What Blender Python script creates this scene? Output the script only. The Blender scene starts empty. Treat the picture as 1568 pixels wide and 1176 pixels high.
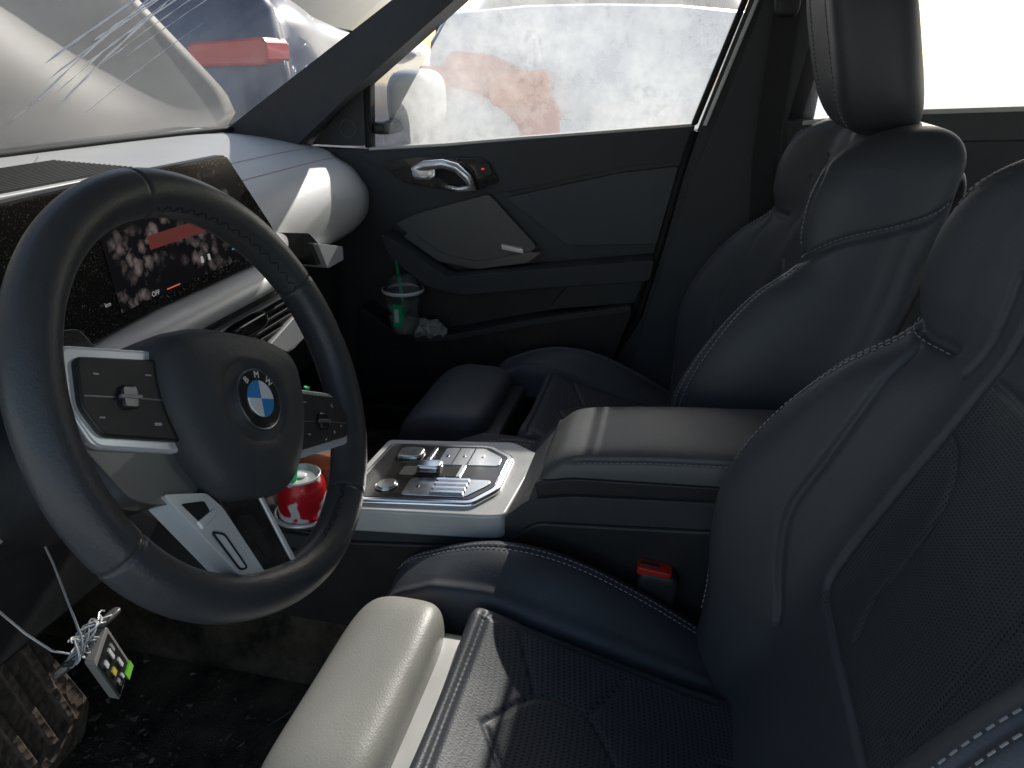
import bpy, bmesh, math, random
import numpy as np
from mathutils import Vector, Matrix, kdtree
random.seed(4); rng=np.random.default_rng(4)
scene=bpy.context.scene
COL=scene.collection
# ------------------------------------------------------------------ helpers
def empty(name):
    e=bpy.data.objects.new(name,None); e.empty_display_size=.1; COL.objects.link(e); return e
def link(ob,mat,parent):
    COL.objects.link(ob)
    if mat is not None: ob.data.materials.append(mat)
    if parent is not None: ob.parent=parent
    return ob
def smooth(me,ang=None):
    me.polygons.foreach_set("use_smooth",[True]*len(me.polygons))
def mesh(name,verts,faces,mat,parent,sm=True):
    me=bpy.data.meshes.new(name); me.from_pydata([tuple(v) for v in verts],[],[tuple(f) for f in faces])
    me.validate(); me.update()
    if sm: smooth(me)
    return link(bpy.data.objects.new(name,me),mat,parent)
PX=lambda a,b,h:(h,a,b)      # polygon in (y,z), thickness along x
PY=lambda a,b,h:(a,h,b)      # polygon in (x,z), thickness along y
PZ=lambda a,b,h:(a,b,h)      # polygon in (x,y), thickness along z
def prism(name,pts,h0,h1,pf,mat,parent,bev=.003,seg=3,sm=True):
    bm=bmesh.new(); n=len(pts)
    A=[bm.verts.new(pf(a,b,h0)) for a,b in pts]; B=[bm.verts.new(pf(a,b,h1)) for a,b in pts]
    bm.faces.new(A); bm.faces.new(B[::-1])
    for i in range(n): bm.faces.new((A[i],B[i],B[(i+1)%n],A[(i+1)%n]))
    bmesh.ops.recalc_face_normals(bm,faces=bm.faces)
    me=bpy.data.meshes.new(name); bm.to_mesh(me); bm.free()
    ob=link(bpy.data.objects.new(name,me),mat,parent)
    if bev>0:
        m=ob.modifiers.new("b",'BEVEL'); m.width=bev; m.segments=seg; m.limit_method='ANGLE'; m.angle_limit=math.radians(25)
        m.harden_normals=False
        if sm:
            smooth(me)
            w=ob.modifiers.new("w",'WEIGHTED_NORMAL'); w.keep_sharp=True
    return ob
def rpoly(pts,r,k=4):
    """round the corners of a polygon"""
    out=[]; n=len(pts)
    for i in range(n):
        p=np.array(pts[i],float); a=np.array(pts[i-1],float)-p; b=np.array(pts[(i+1)%n],float)-p
        la,lb=np.linalg.norm(a),np.linalg.norm(b); rr=min(r,la*.45,lb*.45)
        s=p+a/la*rr; e=p+b/lb*rr
        for j in range(k+1):
            t=j/k; out.append(tuple((1-t)**2*s+2*t*(1-t)*p+t*t*e))
    return out
def rblock(name,c,h,mat,parent,n=6,rot=None,deform=None,div=18):
    g=np.linspace(-1,1,div+1); g=np.sin(g*math.pi/2)*.35+g*.65
    idx={}; V=[]; F=[]
    def vid(p):
        k=(round(p[0],5),round(p[1],5),round(p[2],5))
        if k not in idx: idx[k]=len(V); V.append(k)
        return idx[k]
    for ax in range(3):
        for s in (-1,1):
            o=[i for i in range(3) if i!=ax]
            for i in range(div):
                for j in range(div):
                    q=[]
                    for (a,b) in ((i,j),(i+1,j),(i+1,j+1),(i,j+1)):
                        p=[0,0,0]; p[ax]=s; p[o[0]]=g[a]; p[o[1]]=g[b]; q.append(vid(p))
                    F.append(q)
    P=np.array(V,float); P=P/((np.abs(P)**n).sum(1)**(1/n))[:,None]; P=P*np.array(h)
    if deform is not None: P=deform(P)
    if rot is not None: P=P@np.array(Matrix.Rotation(rot[1],3,rot[0])).T
    P=P+np.array(c)
    bm=bmesh.new(); vs=[bm.verts.new(tuple(p)) for p in P]
    for f in F: bm.faces.new([vs[i] for i in f])
    bmesh.ops.recalc_face_normals(bm,faces=bm.faces)
    me=bpy.data.meshes.new(name); bm.to_mesh(me); bm.free(); smooth(me)
    return link(bpy.data.objects.new(name,me),mat,parent)
def tube(name,pts,r,mat,parent,k=8,cyc=False):
    P=np.array(pts,float); n=len(P); V=[];F=[]
    T=np.gradient(P,axis=0)
    if cyc: T=np.roll(P,-1,0)-np.roll(P,1,0)
    T/=np.linalg.norm(T,axis=1)[:,None]+1e-12
    up=np.array([0,0,1.]) if abs(T[0][2])<.9 else np.array([1.,0,0])
    N=np.cross(T[0],up); N/=np.linalg.norm(N)
    for i in range(n):
        N=N-T[i]*(N@T[i]); N/=np.linalg.norm(N); B=np.cross(T[i],N)
        rr=r[i] if hasattr(r,'__len__') else r
        for j in range(k):
            a=2*math.pi*j/k; V.append(P[i]+rr*(math.cos(a)*N+math.sin(a)*B))
    m=n if cyc else n-1
    for i in range(m):
        for j in range(k):
            a=i*k+j;b=i*k+(j+1)%k;i2=(i+1)%n; F.append((a,b,i2*k+(j+1)%k,i2*k+j))
    if not cyc: F.append(tuple(range(k))); F.append(tuple(range((n-1)*k,n*k))[::-1])
    return mesh(name,V,F,mat,parent)
def lathe(name,prof,c,mat,parent,k=48,ax=None):
    V=[];F=[]
    for (r,z) in prof:
        for j in range(k):
            a=2*math.pi*j/k; v=Vector((r*math.cos(a),r*math.sin(a),z))
            if ax is not None: v=ax@v
            V.append(v+Vector(c))
    for i in range(len(prof)-1):
        for j in range(k): F.append((i*k+j,i*k+(j+1)%k,(i+1)*k+(j+1)%k,(i+1)*k+j))
    return mesh(name,V,F,mat,parent)
def herm(xs,ys,x):
    xs=np.asarray(xs,float); ys=np.asarray(ys,float); x=np.asarray(x,float)
    m=np.gradient(ys,xs); i=np.clip(np.searchsorted(xs,x,side='right')-1,0,len(xs)-2)
    h=xs[i+1]-xs[i]; t=np.clip((x-xs[i])/h,0,1)
    return ((2*t**3-3*t**2+1)*ys[i]+(t**3-2*t**2+t)*h*m[i]+(-2*t**3+3*t**2)*ys[i+1]+(t**3-t**2)*h*m[i+1])
def seampts(line,ev,step=.003):
    L=np.array(line,float); t=np.arange(len(L)); tt=np.linspace(0,len(L)-1,max(60,len(L)*24))
    a=herm(t,L[:,0],tt); b=herm(t,L[:,1],tt)
    P=ev(a,b); e=.01
    du=ev(a+e,b)-ev(a-e,b); dv=ev(a,b+.002)-ev(a,b-.002)
    N=np.cross(dv,du); N/=np.linalg.norm(N,axis=1)[:,None]+1e-12
    s=np.concatenate([[0],np.cumsum(np.linalg.norm(np.diff(P,axis=0),axis=1))])
    q=np.arange(0,s[-1],step)
    P=np.stack([np.interp(q,s,P[:,i]) for i in range(3)],1); N=np.stack([np.interp(q,s,N[:,i]) for i in range(3)],1)
    N/=np.linalg.norm(N,axis=1)[:,None]+1e-12
    return P,N
def dashes(V,F,P,N,off,lift,ln=.0040,gap=.0024,w=.00038,h=.0005,zig=0):
    s=np.concatenate([[0],np.cumsum(np.linalg.norm(np.diff(P,axis=0),axis=1))])
    T=np.gradient(P,axis=0); T/=np.linalg.norm(T,axis=1)[:,None]+1e-12
    q=0; k=0
    while q+ln<s[-1]:
        m=q+ln/2; p=np.array([np.interp(m,s,P[:,i]) for i in range(3)]); n=np.array([np.interp(m,s,N[:,i]) for i in range(3)]); t=np.array([np.interp(m,s,T[:,i]) for i in range(3)])
        n/=np.linalg.norm(n); t/=np.linalg.norm(t); b=np.cross(n,t)
        if zig: t=t+b*zig*(1 if k%2 else -1); t/=np.linalg.norm(t); b2=np.cross(n,t)
        else: b2=b
        c=p+b*off+n*lift; base=len(V)
        for a1 in (-1,1):
            for b1 in (-1,1):
                for c1 in (-1,1): V.append(c+t*a1*ln/2+b2*b1*w+n*c1*h)
        for f in ((0,1,3,2),(4,6,7,5),(0,4,5,1),(2,3,7,6),(0,2,6,4),(1,5,7,3)): F.append(tuple(base+i for i in f))
        q+=ln+gap; k+=1
def gridmesh(name,P,mat,parent,closed=False,attr=None,cap=False):
    nv,nu=P.shape[:2]; V=P.reshape(-1,3); F=[]
    mu=nu if closed else nu-1
    for i in range(nv-1):
        for j in range(mu):
            F.append((i*nu+j,i*nu+(j+1)%nu,(i+1)*nu+(j+1)%nu,(i+1)*nu+j))
    if cap: F.append(tuple(range((nv-1)*nu,nv*nu))); F.append(tuple(range(nu))[::-1])
    me=bpy.data.meshes.new(name); me.from_pydata(V.tolist(),[],F); me.update(); smooth(me)
    if attr is not None:
        at=me.attributes.new("perf",'FLOAT','POINT'); at.data.foreach_set("value",attr.reshape(-1).astype(np.float32))
    return link(bpy.data.objects.new(name,me),mat,parent)
def gridnormals(P,closed):
    if closed: du=np.roll(P,-1,1)-np.roll(P,1,1)
    else: du=np.gradient(P,axis=1)
    dv=np.gradient(P,axis=0); N=np.cross(dv,du); N/=np.linalg.norm(N,axis=2)[...,None]+1e-12
    return N
def groove(P,N,seams):
    """seams: list of (points, depth, sigma)"""
    tot=sum(len(s[0]) for s in seams); kd=kdtree.KDTree(tot); meta=[]; k=0
    for pts,d,sg in seams:
        for p in pts: kd.insert(tuple(p),k); meta.append((d,sg)); k+=1
    kd.balance(); nv,nu=P.shape[:2]; out=P.copy()
    for i in range(nv):
        for j in range(nu):
            co,ix,ds=kd.find(P[i,j]); d,sg=meta[ix]
            if ds<sg*3: out[i,j]=P[i,j]-N[i,j]*d*math.exp(-(ds/sg)**2)
    return out
# ------------------------------------------------------------------ materials
def newmat(name):
    m=bpy.data.materials.new(name); m.use_nodes=True; nt=m.node_tree; b=nt.nodes["Principled BSDF"]; return m,nt,b
def mat(name,col,rough=.5,metal=0,var=.12,nscale=6,bump=0,bscale=300,dust=0,dustcol=(.35,.32,.27),spec=.5,coat=0,rvar=.08,bdist=.0006):
    m,nt,b=newmat(name); N=nt.nodes; Lk=nt.links
    tc=N.new("ShaderNodeTexCoord"); no=N.new("ShaderNodeTexNoise"); no.inputs["Scale"].default_value=nscale; no.inputs["Detail"].default_value=6
    Lk.new(tc.outputs["Object"],no.inputs["Vector"])
    cr=N.new("ShaderNodeMix"); cr.data_type='RGBA'
    cr.inputs[6].default_value=(*[c*(1-var) for c in col],1); cr.inputs[7].default_value=(*[min(1,c*(1+var)) for c in col],1)
    Lk.new(no.outputs["Fac"],cr.inputs[0]); last=cr.outputs[2]
    if dust>0:
        n2=N.new("ShaderNodeTexNoise"); n2.inputs["Scale"].default_value=nscale*3.1; n2.inputs["Detail"].default_value=9; n2.inputs["Roughness"].default_value=.7
        Lk.new(tc.outputs["Object"],n2.inputs["Vector"])
        mr=N.new("ShaderNodeMapRange"); mr.inputs[1].default_value=.35; mr.inputs[2].default_value=.8; mr.inputs[3].default_value=0; mr.inputs[4].default_value=dust
        Lk.new(n2.outputs["Fac"],mr.inputs[0])
        mx=N.new("ShaderNodeMix"); mx.data_type='RGBA'; mx.inputs[7].default_value=(*dustcol,1)
        Lk.new(mr.outputs[0],mx.inputs[0]); Lk.new(last,mx.inputs[6]); last=mx.outputs[2]
    Lk.new(last,b.inputs["Base Color"])
    rr=N.new("ShaderNodeMapRange"); rr.inputs[3].default_value=max(0,rough-rvar); rr.inputs[4].default_value=min(1,rough+rvar)
    Lk.new(no.outputs["Fac"],rr.inputs[0]); Lk.new(rr.outputs[0],b.inputs["Roughness"])
    b.inputs["Metallic"].default_value=metal; b.inputs["Specular IOR Level"].default_value=spec; b.inputs["Coat Weight"].default_value=coat
    if bump>0:
        n3=N.new("ShaderNodeTexVoronoi"); n3.inputs["Scale"].default_value=bscale; Lk.new(tc.outputs["Object"],n3.inputs["Vector"])
        bp=N.new("ShaderNodeBump"); bp.inputs["Strength"].default_value=bump; bp.inputs["Distance"].default_value=bdist
        Lk.new(n3.outputs["Distance"],bp.inputs["Height"]); Lk.new(bp.outputs[0],b.inputs["Normal"])
    return m
def leather(name,col,dust=.03,r0=.42,r1=.58):
    m,nt,b=newmat(name); N=nt.nodes; Lk=nt.links
    tc=N.new("ShaderNodeTexCoord"); sp=N.new("ShaderNodeSeparateXYZ"); Lk.new(tc.outputs["Object"],sp.inputs[0])
    s=N.new("ShaderNodeMath"); s.operation='SUBTRACT'; Lk.new(sp.outputs[2],s.inputs[0]); Lk.new(sp.outputs[1],s.inputs[1])
    cb=N.new("ShaderNodeCombineXYZ"); Lk.new(sp.outputs[0],cb.inputs[0]); Lk.new(s.outputs[0],cb.inputs[1])
    sc=N.new("ShaderNodeVectorMath"); sc.operation='SCALE'; sc.inputs[3].default_value=1/.0040; Lk.new(cb.outputs[0],sc.inputs[0])
    fr=N.new("ShaderNodeVectorMath"); fr.operation='FRACTION'; Lk.new(sc.outputs[0],fr.inputs[0])
    sb=N.new("ShaderNodeVectorMath"); sb.operation='SUBTRACT'; sb.inputs[1].default_value=(.5,.5,0); Lk.new(fr.outputs[0],sb.inputs[0])
    ln=N.new("ShaderNodeVectorMath"); ln.operation='LENGTH'; Lk.new(sb.outputs[0],ln.inputs[0])
    lt=N.new("ShaderNodeMath"); lt.operation='LESS_THAN'; lt.inputs[1].default_value=.23; Lk.new(ln.outputs[1],lt.inputs[0])
    at=N.new("ShaderNodeAttribute"); at.attribute_name="perf"
    dot=N.new("ShaderNodeMath"); dot.operation='MULTIPLY'; Lk.new(lt.outputs[0],dot.inputs[0]); Lk.new(at.outputs["Fac"],dot.inputs[1])
    no=N.new("ShaderNodeTexNoise"); no.inputs["Scale"].default_value=9; no.inputs["Detail"].default_value=8; no.inputs["Roughness"].default_value=.65; Lk.new(tc.outputs["Object"],no.inputs["Vector"])
    mr=N.new("ShaderNodeMapRange"); mr.inputs[1].default_value=.4; mr.inputs[2].default_value=.85; mr.inputs[4].default_value=dust*3; Lk.new(no.outputs["Fac"],mr.inputs[0])
    mx=N.new("ShaderNodeMix"); mx.data_type='RGBA'; mx.inputs[6].default_value=(*col,1); mx.inputs[7].default_value=(.30,.28,.25,1); Lk.new(mr.outputs[0],mx.inputs[0])
    m2=N.new("ShaderNodeMix"); m2.data_type='RGBA'; m2.inputs[7].default_value=(.006,.006,.006,1); Lk.new(dot.outputs[0],m2.inputs[0]); Lk.new(mx.outputs[2],m2.inputs[6])
    Lk.new(m2.outputs[2],b.inputs["Base Color"])
    rr=N.new("ShaderNodeMapRange"); rr.inputs[3].default_value=r0; rr.inputs[4].default_value=r1; Lk.new(no.outputs["Fac"],rr.inputs[0]); Lk.new(rr.outputs[0],b.inputs["Roughness"])
    vo=N.new("ShaderNodeTexVoronoi"); vo.inputs["Scale"].default_value=520; Lk.new(tc.outputs["Object"],vo.inputs["Vector"])
    b1=N.new("ShaderNodeBump"); b1.inputs["Strength"].default_value=.28; b1.inputs["Distance"].default_value=.0005; Lk.new(vo.outputs["Distance"],b1.inputs["Height"])
    n4=N.new("ShaderNodeTexNoise"); n4.inputs["Scale"].default_value=14; n4.inputs["Detail"].default_value=3; Lk.new(tc.outputs["Object"],n4.inputs["Vector"])
    b2=N.new("ShaderNodeBump"); b2.inputs["Strength"].default_value=.22; b2.inputs["Distance"].default_value=.004; Lk.new(n4.outputs["Fac"],b2.inputs["Height"]); Lk.new(b1.outputs[0],b2.inputs["Normal"])
    Lk.new(b2.outputs[0],b.inputs["Normal"])
    b.inputs["Specular IOR Level"].default_value=.5
    return m
def glassmat(name,base,amp,col=(.8,.78,.74),scale=3,tracks=0,diff=.25):
    m=bpy.data.materials.new(name); m.use_nodes=True; nt=m.node_tree; N=nt.nodes; Lk=nt.links; N.clear()
    o=N.new("ShaderNodeOutputMaterial"); tr=N.new("ShaderNodeBsdfTransparent"); tl=N.new("ShaderNodeBsdfTranslucent"); df=N.new("ShaderNodeBsdfDiffuse"); gl=N.new("ShaderNodeBsdfGlossy")
    tr.inputs[0].default_value=(.97,.98,.98,1)
    for x in (tl,df): x.inputs[0].default_value=(*col,1)
    gl.inputs["Roughness"].default_value=.04
    tc=N.new("ShaderNodeTexCoord"); no=N.new("ShaderNodeTexNoise"); no.inputs["Scale"].default_value=scale; no.inputs["Detail"].default_value=10; no.inputs["Roughness"].default_value=.68
    Lk.new(tc.outputs["Object"],no.inputs["Vector"])
    mr=N.new("ShaderNodeMapRange"); mr.inputs[1].default_value=.4; mr.inputs[2].default_value=.75; mr.inputs[3].default_value=base; mr.inputs[4].default_value=base+amp; Lk.new(no.outputs["Fac"],mr.inputs[0])
    dd=N.new("ShaderNodeMixShader"); dd.inputs[0].default_value=1-diff; Lk.new(df.outputs[0],dd.inputs[1]); Lk.new(tl.outputs[0],dd.inputs[2])
    mx=N.new("ShaderNodeMixShader"); Lk.new(mr.outputs[0],mx.inputs[0]); Lk.new(tr.outputs[0],mx.inputs[1]); Lk.new(dd.outputs[0],mx.inputs[2])
    last=mx
    if tracks:
        n2=N.new("ShaderNodeTexNoise"); n2.inputs["Scale"].default_value=70; n2.inputs["Detail"].default_value=6; n2.inputs["Roughness"].default_value=.7; Lk.new(tc.outputs["Object"],n2.inputs["Vector"])
        n3=N.new("ShaderNodeTexNoise"); n3.inputs["Scale"].default_value=7; n3.inputs["Detail"].default_value=3; Lk.new(tc.outputs["Object"],n3.inputs["Vector"])
        a1=N.new("ShaderNodeMath"); a1.operation='MULTIPLY_ADD'; a1.inputs[1].default_value=.7; Lk.new(n3.outputs["Fac"],a1.inputs[0]); Lk.new(n2.outputs["Fac"],a1.inputs[2])
        r2=N.new("ShaderNodeMapRange"); r2.inputs[1].default_value=.92; r2.inputs[2].default_value=1.05; r2.inputs[4].default_value=tracks; Lk.new(a1.outputs[0],r2.inputs[0])
        mud=N.new("ShaderNodeBsdfDiffuse"); mud.inputs[0].default_value=(.30,.27,.23,1)
        mm=N.new("ShaderNodeMixShader"); Lk.new(r2.outputs[0],mm.inputs[0]); Lk.new(mx.outputs[0],mm.inputs[1]); Lk.new(mud.outputs[0],mm.inputs[2]); last=mm
    fr=N.new("ShaderNodeFresnel"); fr.inputs[0].default_value=1.3
    m3=N.new("ShaderNodeMixShader"); Lk.new(fr.outputs[0],m3.inputs[0]); Lk.new(last.outputs[0],m3.inputs[1]); Lk.new(gl.outputs[0],m3.inputs[2])
    Lk.new(m3.outputs[0],o.inputs[0]); return m
def emis(name,col,st,base=(.02,.02,.02)):
    m,nt,b=newmat(name); b.inputs["Base Color"].default_value=(*base,1); b.inputs["Emission Color"].default_value=(*col,1); b.inputs["Emission Strength"].default_value=st; b.inputs["Roughness"].default_value=.3; return m

LEA=leather("black_leather",(.060,.064,.074))
LEAW=leather("wheel_leather",(.050,.051,.054),.03,.30,.42)
LEALIT=leather("sunlit_leather",(.38,.365,.32),.10,.36,.48)  # black leather made pale: sunlight put into the colour of driver's thigh support
LEAA=leather("armrest_leather",(.11,.109,.105),.06,.36,.48)
SOFT=mat("soft_black_plastic",(.046,.048,.052),.6,bump=.3,bscale=350,dust=.05)
SOFT2=mat("door_vinyl",(.046,.048,.052),.5,bump=.3,bscale=420,dust=.04)
HARD=mat("hard_black_plastic",(.022,.022,.024),.45,bump=.2,bscale=500,dust=.06)
PIANO=mat("gloss_black",(.008,.008,.009),.12,dust=.14,nscale=14,coat=.4)
DTOP=mat("glare_dust_dash",(.54,.535,.52),.5,dust=.35,dustcol=(.64,.62,.57),nscale=5,bump=.25,bscale=260)  # black dash made pale: windscreen glare put into the colour, plus dust
SILV=mat("satin_silver",(.92,.92,.91),.22,metal=.4,var=.04,rvar=.05)
SILVD=mat("satin_grey",(.30,.30,.31),.35,metal=.6,var=.08)
SPG=mat("spoke_grey",(.16,.155,.15),.3,metal=.3,dust=.15,coat=.3)
SILVM=mat("matte_silver_dusty",(.70,.69,.66),.40,metal=.15,dust=.3,dustcol=(.5,.47,.42),nscale=12)
CHR=mat("chrome",(.92,.92,.93),.12,metal=1,var=.03)
CARB=mat("woven_trim",(.15,.145,.135),.45,metal=.3,bump=.6,bscale=500)
THR=mat("grey_thread",(.34,.34,.34),.8)
THRD=mat("dark_thread",(.02,.02,.02),.8)
THRR=mat("red_thread",(.50,.28,.26),.8)
CARP=mat("carpet",(.022,.020,.018),.97,spec=.15,bump=1,bscale=500,dust=1,dustcol=(.26,.20,.145),nscale=3.5,bdist=.003)
RUB=mat("rubber",(.012,.012,.012),.7)
BELTLIT=mat("lit_dust_line",(.75,.73,.68),.8,dust=.5,dustcol=(.7,.67,.6))  # pale strip: the lit belt edge is put into the colour, plus dust
RED=mat("red_plastic",(.60,.03,.02),.4)
WHITE=mat("white_paint",(.80,.80,.80),.4)
# ------------------------------------------------------------------ seats
def stitchmesh(name,lst,parent,m=None):
    V=[];F=[]
    for a in lst: dashes(V,F,*a[0],**a[1])
    if V: mesh(name,V,F,m or THR,parent,sm=False)
def build_seat(name,cx,dy,dz,ext,drv):
    S=empty(name)
    qi=np.arange(13)
    qx=[0,.25,.45,.58,.70,.82,.93,1.0,1.02,.99,.85,.45,0]
    qb=[0,0,.03,.18,.6,.96,.95,.5,.05,0,0,0,0]
    qt=[0,0,0,0,0,0,0,.06,.38,.82,1.0,1.06,1.06]
    zk=[.44,.52,.57,.65,.71,.786,.856,.90,.936,1.0,1.05,1.08]
    yc=[-.07,-.105,-.13,-.165,-.19,-.217,-.243,-.258,-.27,-.285,-.30,-.312]
    bb=[.02,.045,.065,.103,.122,.112,.083,.048,.064,.070,.056,.045]
    ww=[.225,.238,.246,.254,.256,.251,.238,.229,.226,.220,.205,.19]
    tt=[.10,.11,.115,.115,.115,.11,.105,.10,.10,.095,.09,.085]
    zr,zt=1.022,1.068
    def ev(q,z,side=1,k=1.0):
        X=herm(qi,qx,q)*herm(zk,ww,z)*(.8+.2*k)*side
        t=herm(zk,tt,z); y0=herm(zk,yc,z); ym=y0-.45*t
        Y=y0+herm(zk,bb,z)*herm(qi,qb,q)-t*herm(qi,qt,q)
        Y=ym+(Y-ym)*k
        return np.stack([cx+X,Y+dy+0*X,z+dz+0*X],-1)
    half=np.concatenate([np.linspace(0,7,130,endpoint=False),np.linspace(7,12,38)]); q=np.concatenate([half,half[-2:0:-1]]); sd=np.concatenate([np.ones(len(half)),-np.ones(len(half)-2)]); NU=len(q)
    rows=[];at=[]
    zs=[(z,1.0,z) for z in np.linspace(.44,zr,235)]+[(zr+(zt-zr)*math.sin(a),max(.04,math.cos(a)**.8),0) for a in np.linspace(.06,math.pi/2,24)]
    for z,k,_ in zs:
        rows.append(ev(q,np.full(NU,z),sd,k)); at.append(((q<2.38)&(z>.65)&(z<.885)).astype(float))
    P=np.array(rows); N=gridnormals(P,True)
    seams=[];st=[]
    for side in (1,-1):
        def e(a,b,s=side): return ev(np.clip(a,0,12),np.clip(b,.44,1.06),s)
        def add(line,d,sg,stch=0,off=.0045):
            p,n=seampts(line,e,.002); n=n*side; seams.append((p,d,sg))
            if stch:
                st.append(((p,n,off,.0003),{}))
                if stch>1: st.append(((p,n,-off,.0003),{}))
        add([(3.9,.895),(4.8,.898),(5.5,.902),(6.4,.915),(7.4,.94),(8.6,.965),(9.4,.985)],.007,.005,1)
        add([(5.3,.900),(4.6,.885),(4.1,.84),(3.85,.78),(3.8,.71),(3.5,.65),(3.0,.60)],.0035,.0035)
        add([(2.9,1.00),(2.75,.95),(2.6,.89),(2.45,.83),(2.45,.76),(2.5,.70),(2.3,.66),(1.2,.648),(0,.648)],.004,.0035)
        add([(5.6,.895),(5.7,.85),(5.9,.78),(6.0,.70),(6.0,.62),(5.8,.54)],.0030,.0035,2)
        add([(5.9,.925),(5.9,.97),(5.8,1.01),(5.0,1.035)],.0024,.0035,1)
        add([(3.35,.965),(3.25,.93),(3.2,.88)],.0025,.0025)
        add([(2.45,.835),(1.8,.825),(1.25,.80),(1.05,.75),(1.1,.70),(.8,.67)],.0025,.003)
        add([(2.6,.885),(1.3,.885),(0,.885)],.0025,.003)
        add([(8.2,.95),(8.4,.85),(8.4,.7),(8.3,.55)],.003,.004)
    P2=groove(P,N,seams)
    gridmesh("backrest",P2,LEA,S,True,np.array(at),cap=True)
    # ---- cushion centre
    yk=[-.16,-.13,-.05,.05,.12,.17,.20]; zc=[.47,.488,.505,.530,.550,.566,.568]
    def zcen(y): return herm(yk,zc,np.clip(y,-.16,.2))
    def evc(a,b):   # a: x offset, b: y
        edge=np.clip((np.abs(a)-.10)/.05,0,1); fr=np.clip((b-.172)/.022,0,1)
        z=zcen(b)-.002+.010*np.clip(np.abs(a)/.12,0,1)**2-.03*edge**4-.07*fr**3
        return np.stack([cx+a,b+dy,z+dz],-1)
    A,B=np.meshgrid(np.linspace(-.152,.152,150),np.linspace(-.16,.194,175)); Pc=evc(A.ravel(),B.ravel()).reshape(175,150,3); Nc=gridnormals(Pc,False)
    Nc=np.where(Nc[...,2:3]<0,-Nc,Nc); sc=[]
    for s in (1,-1):
        for ln in ([(0,.135),(s*.05,.095),(s*.052,.045),(0,.005)],[(s*.05,.095),(s*.115,.125)],[(s*.052,.045),(s*.11,.01)],[(0,.005),(s*.0,-.04)],[(0,-.04),(s*.05,-.07),(s*.05,-.12)],[(s*.12,.165),(s*.127,.05),(s*.12,-.08)]):
            p,n=seampts(ln,evc); sc.append((p,.0022,.0032))
    p,n=seampts([(-.13,.165),(0,.168),(.13,.165)],evc); sc.append((p,.004,.004))
    Pc=groove(Pc,Nc,sc)
    perf=((np.abs(A)<.123)&(B<.163)).astype(float)
    gridmesh("cushion_panel",Pc,LEA,S,False,perf)
    # ---- side bolsters
    yb=[-.16,-.094,-.055,.023,.08,.123,.194,.251,.294,.32]; zb=[.475,.497,.518,.557,.580,.590,.589,.570,.545,.51]
    si=np.arange(11); sx=[.140,.150,.168,.193,.217,.238,.250,.253,.248,.20,.15]
    for side in (1,-1):
        def evb(s_,y,k=1.0):
            y=np.asarray(y,float); s_=np.asarray(s_,float)
            zbb=herm(yb,zb,np.clip(y,-.16,.32)); zz=np.minimum(zcen(y),zbb-.008); d=zbb-zz; o=np.ones_like(y)
            rowsz=np.stack([zz-.06,zz-.004+.0*d,zz+.35*d,zz+.85*d,zbb,zbb-.010,zbb-.045,zbb-.10,.40*o,.385*o,.385*o],0)
            s2=np.clip(s_,0,10)
            i=np.clip(np.floor(s2).astype(int),0,9); t=s2-i
            cols=np.arange(rowsz.shape[1])
            def R(ii): return rowsz[np.clip(ii,0,10),cols]
            p0,p1,p2,p3=R(i-1),R(i),R(i+1),R(i+2)
            z=.5*((2*p1)+(-p0+p2)*t+(2*p0-5*p1+4*p2-p3)*t*t+(-p0+3*p1-3*p2+p3)*t**3)
            x=herm(si,sx,s2)
            zm=.47; xm=.198
            return np.stack([cx+side*(xm+(x-xm)*(.55+.45*k)),y+dy,zm+(z-zm)*k+dz],-1)
        NS=100; ss=np.linspace(0,10,NS); rows=[]
        for y in np.linspace(-.16,.285,130): rows.append(evb(ss,np.full(NS,y)))
        for a in np.linspace(.1,math.pi/2,14): rows.append(evb(ss,np.full(NS,.285+.035*math.sin(a)),max(.05,math.cos(a)**.6)))
        Pb=np.array(rows); Nb=gridnormals(Pb,False)
        if Nb[60,40][2]<0: Nb=-Nb
        p,n=seampts([(4.1,.30),(3.9,.26),(3.9,.19),(3.9,.10),(3.9,.02),(3.8,-.06),(3.6,-.12)],lambda a,b:evb(a,b)); n=np.where(n[:,2:3]<0,-n,n)
        Pb=groove(Pb,Nb,[(p,.0030,.0035)])
        gridmesh("side_bolster",Pb,LEA,S,False)
        st.append(((p,n,.0045,.0003),{})); st.append(((p,n,-.0045,.0003),{}))
    # ---- thigh extension
    y0,y1=.203+ext*.4,.312+ext
    def df(Pp):
        Pp=Pp.copy(); yy=Pp[:,1]; Pp[:,2]-=np.clip(yy+.0,0,1)**2*6.0*(Pp[:,2]>-.03); Pp[:,2]+=.004*(Pp[:,0]/.14)**2; return Pp
    rblock("thigh_support",(cx-.002,(y0+y1)/2+dy,.522+dz),(.136,(y1-y0)/2,.062),LEALIT if drv else LEA,S,n=5,deform=df,div=30)
    rblock("extension_slide",(cx,y0-.004+dy,.50+dz),(.125,.02,.045),SILVM if drv else HARD,S,n=8)
    # ---- headrest
    n=4.2; H=np.array([.132,.058,.114]); hc=np.array([cx,-.312+dy,1.161+dz])
    def dh(Pp):
        Pp=Pp.copy(); f=1-.10*np.clip(-Pp[:,2]/.1,0,1)**2; Pp[:,0]*=f; Pp[:,1]+=(Pp[:,2]+.1)*.27+.02*(np.abs(Pp[:,0])/.128)**2; return Pp
    rblock("headrest",hc,H,LEA,S,n=n,deform=dh,div=44)
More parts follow.
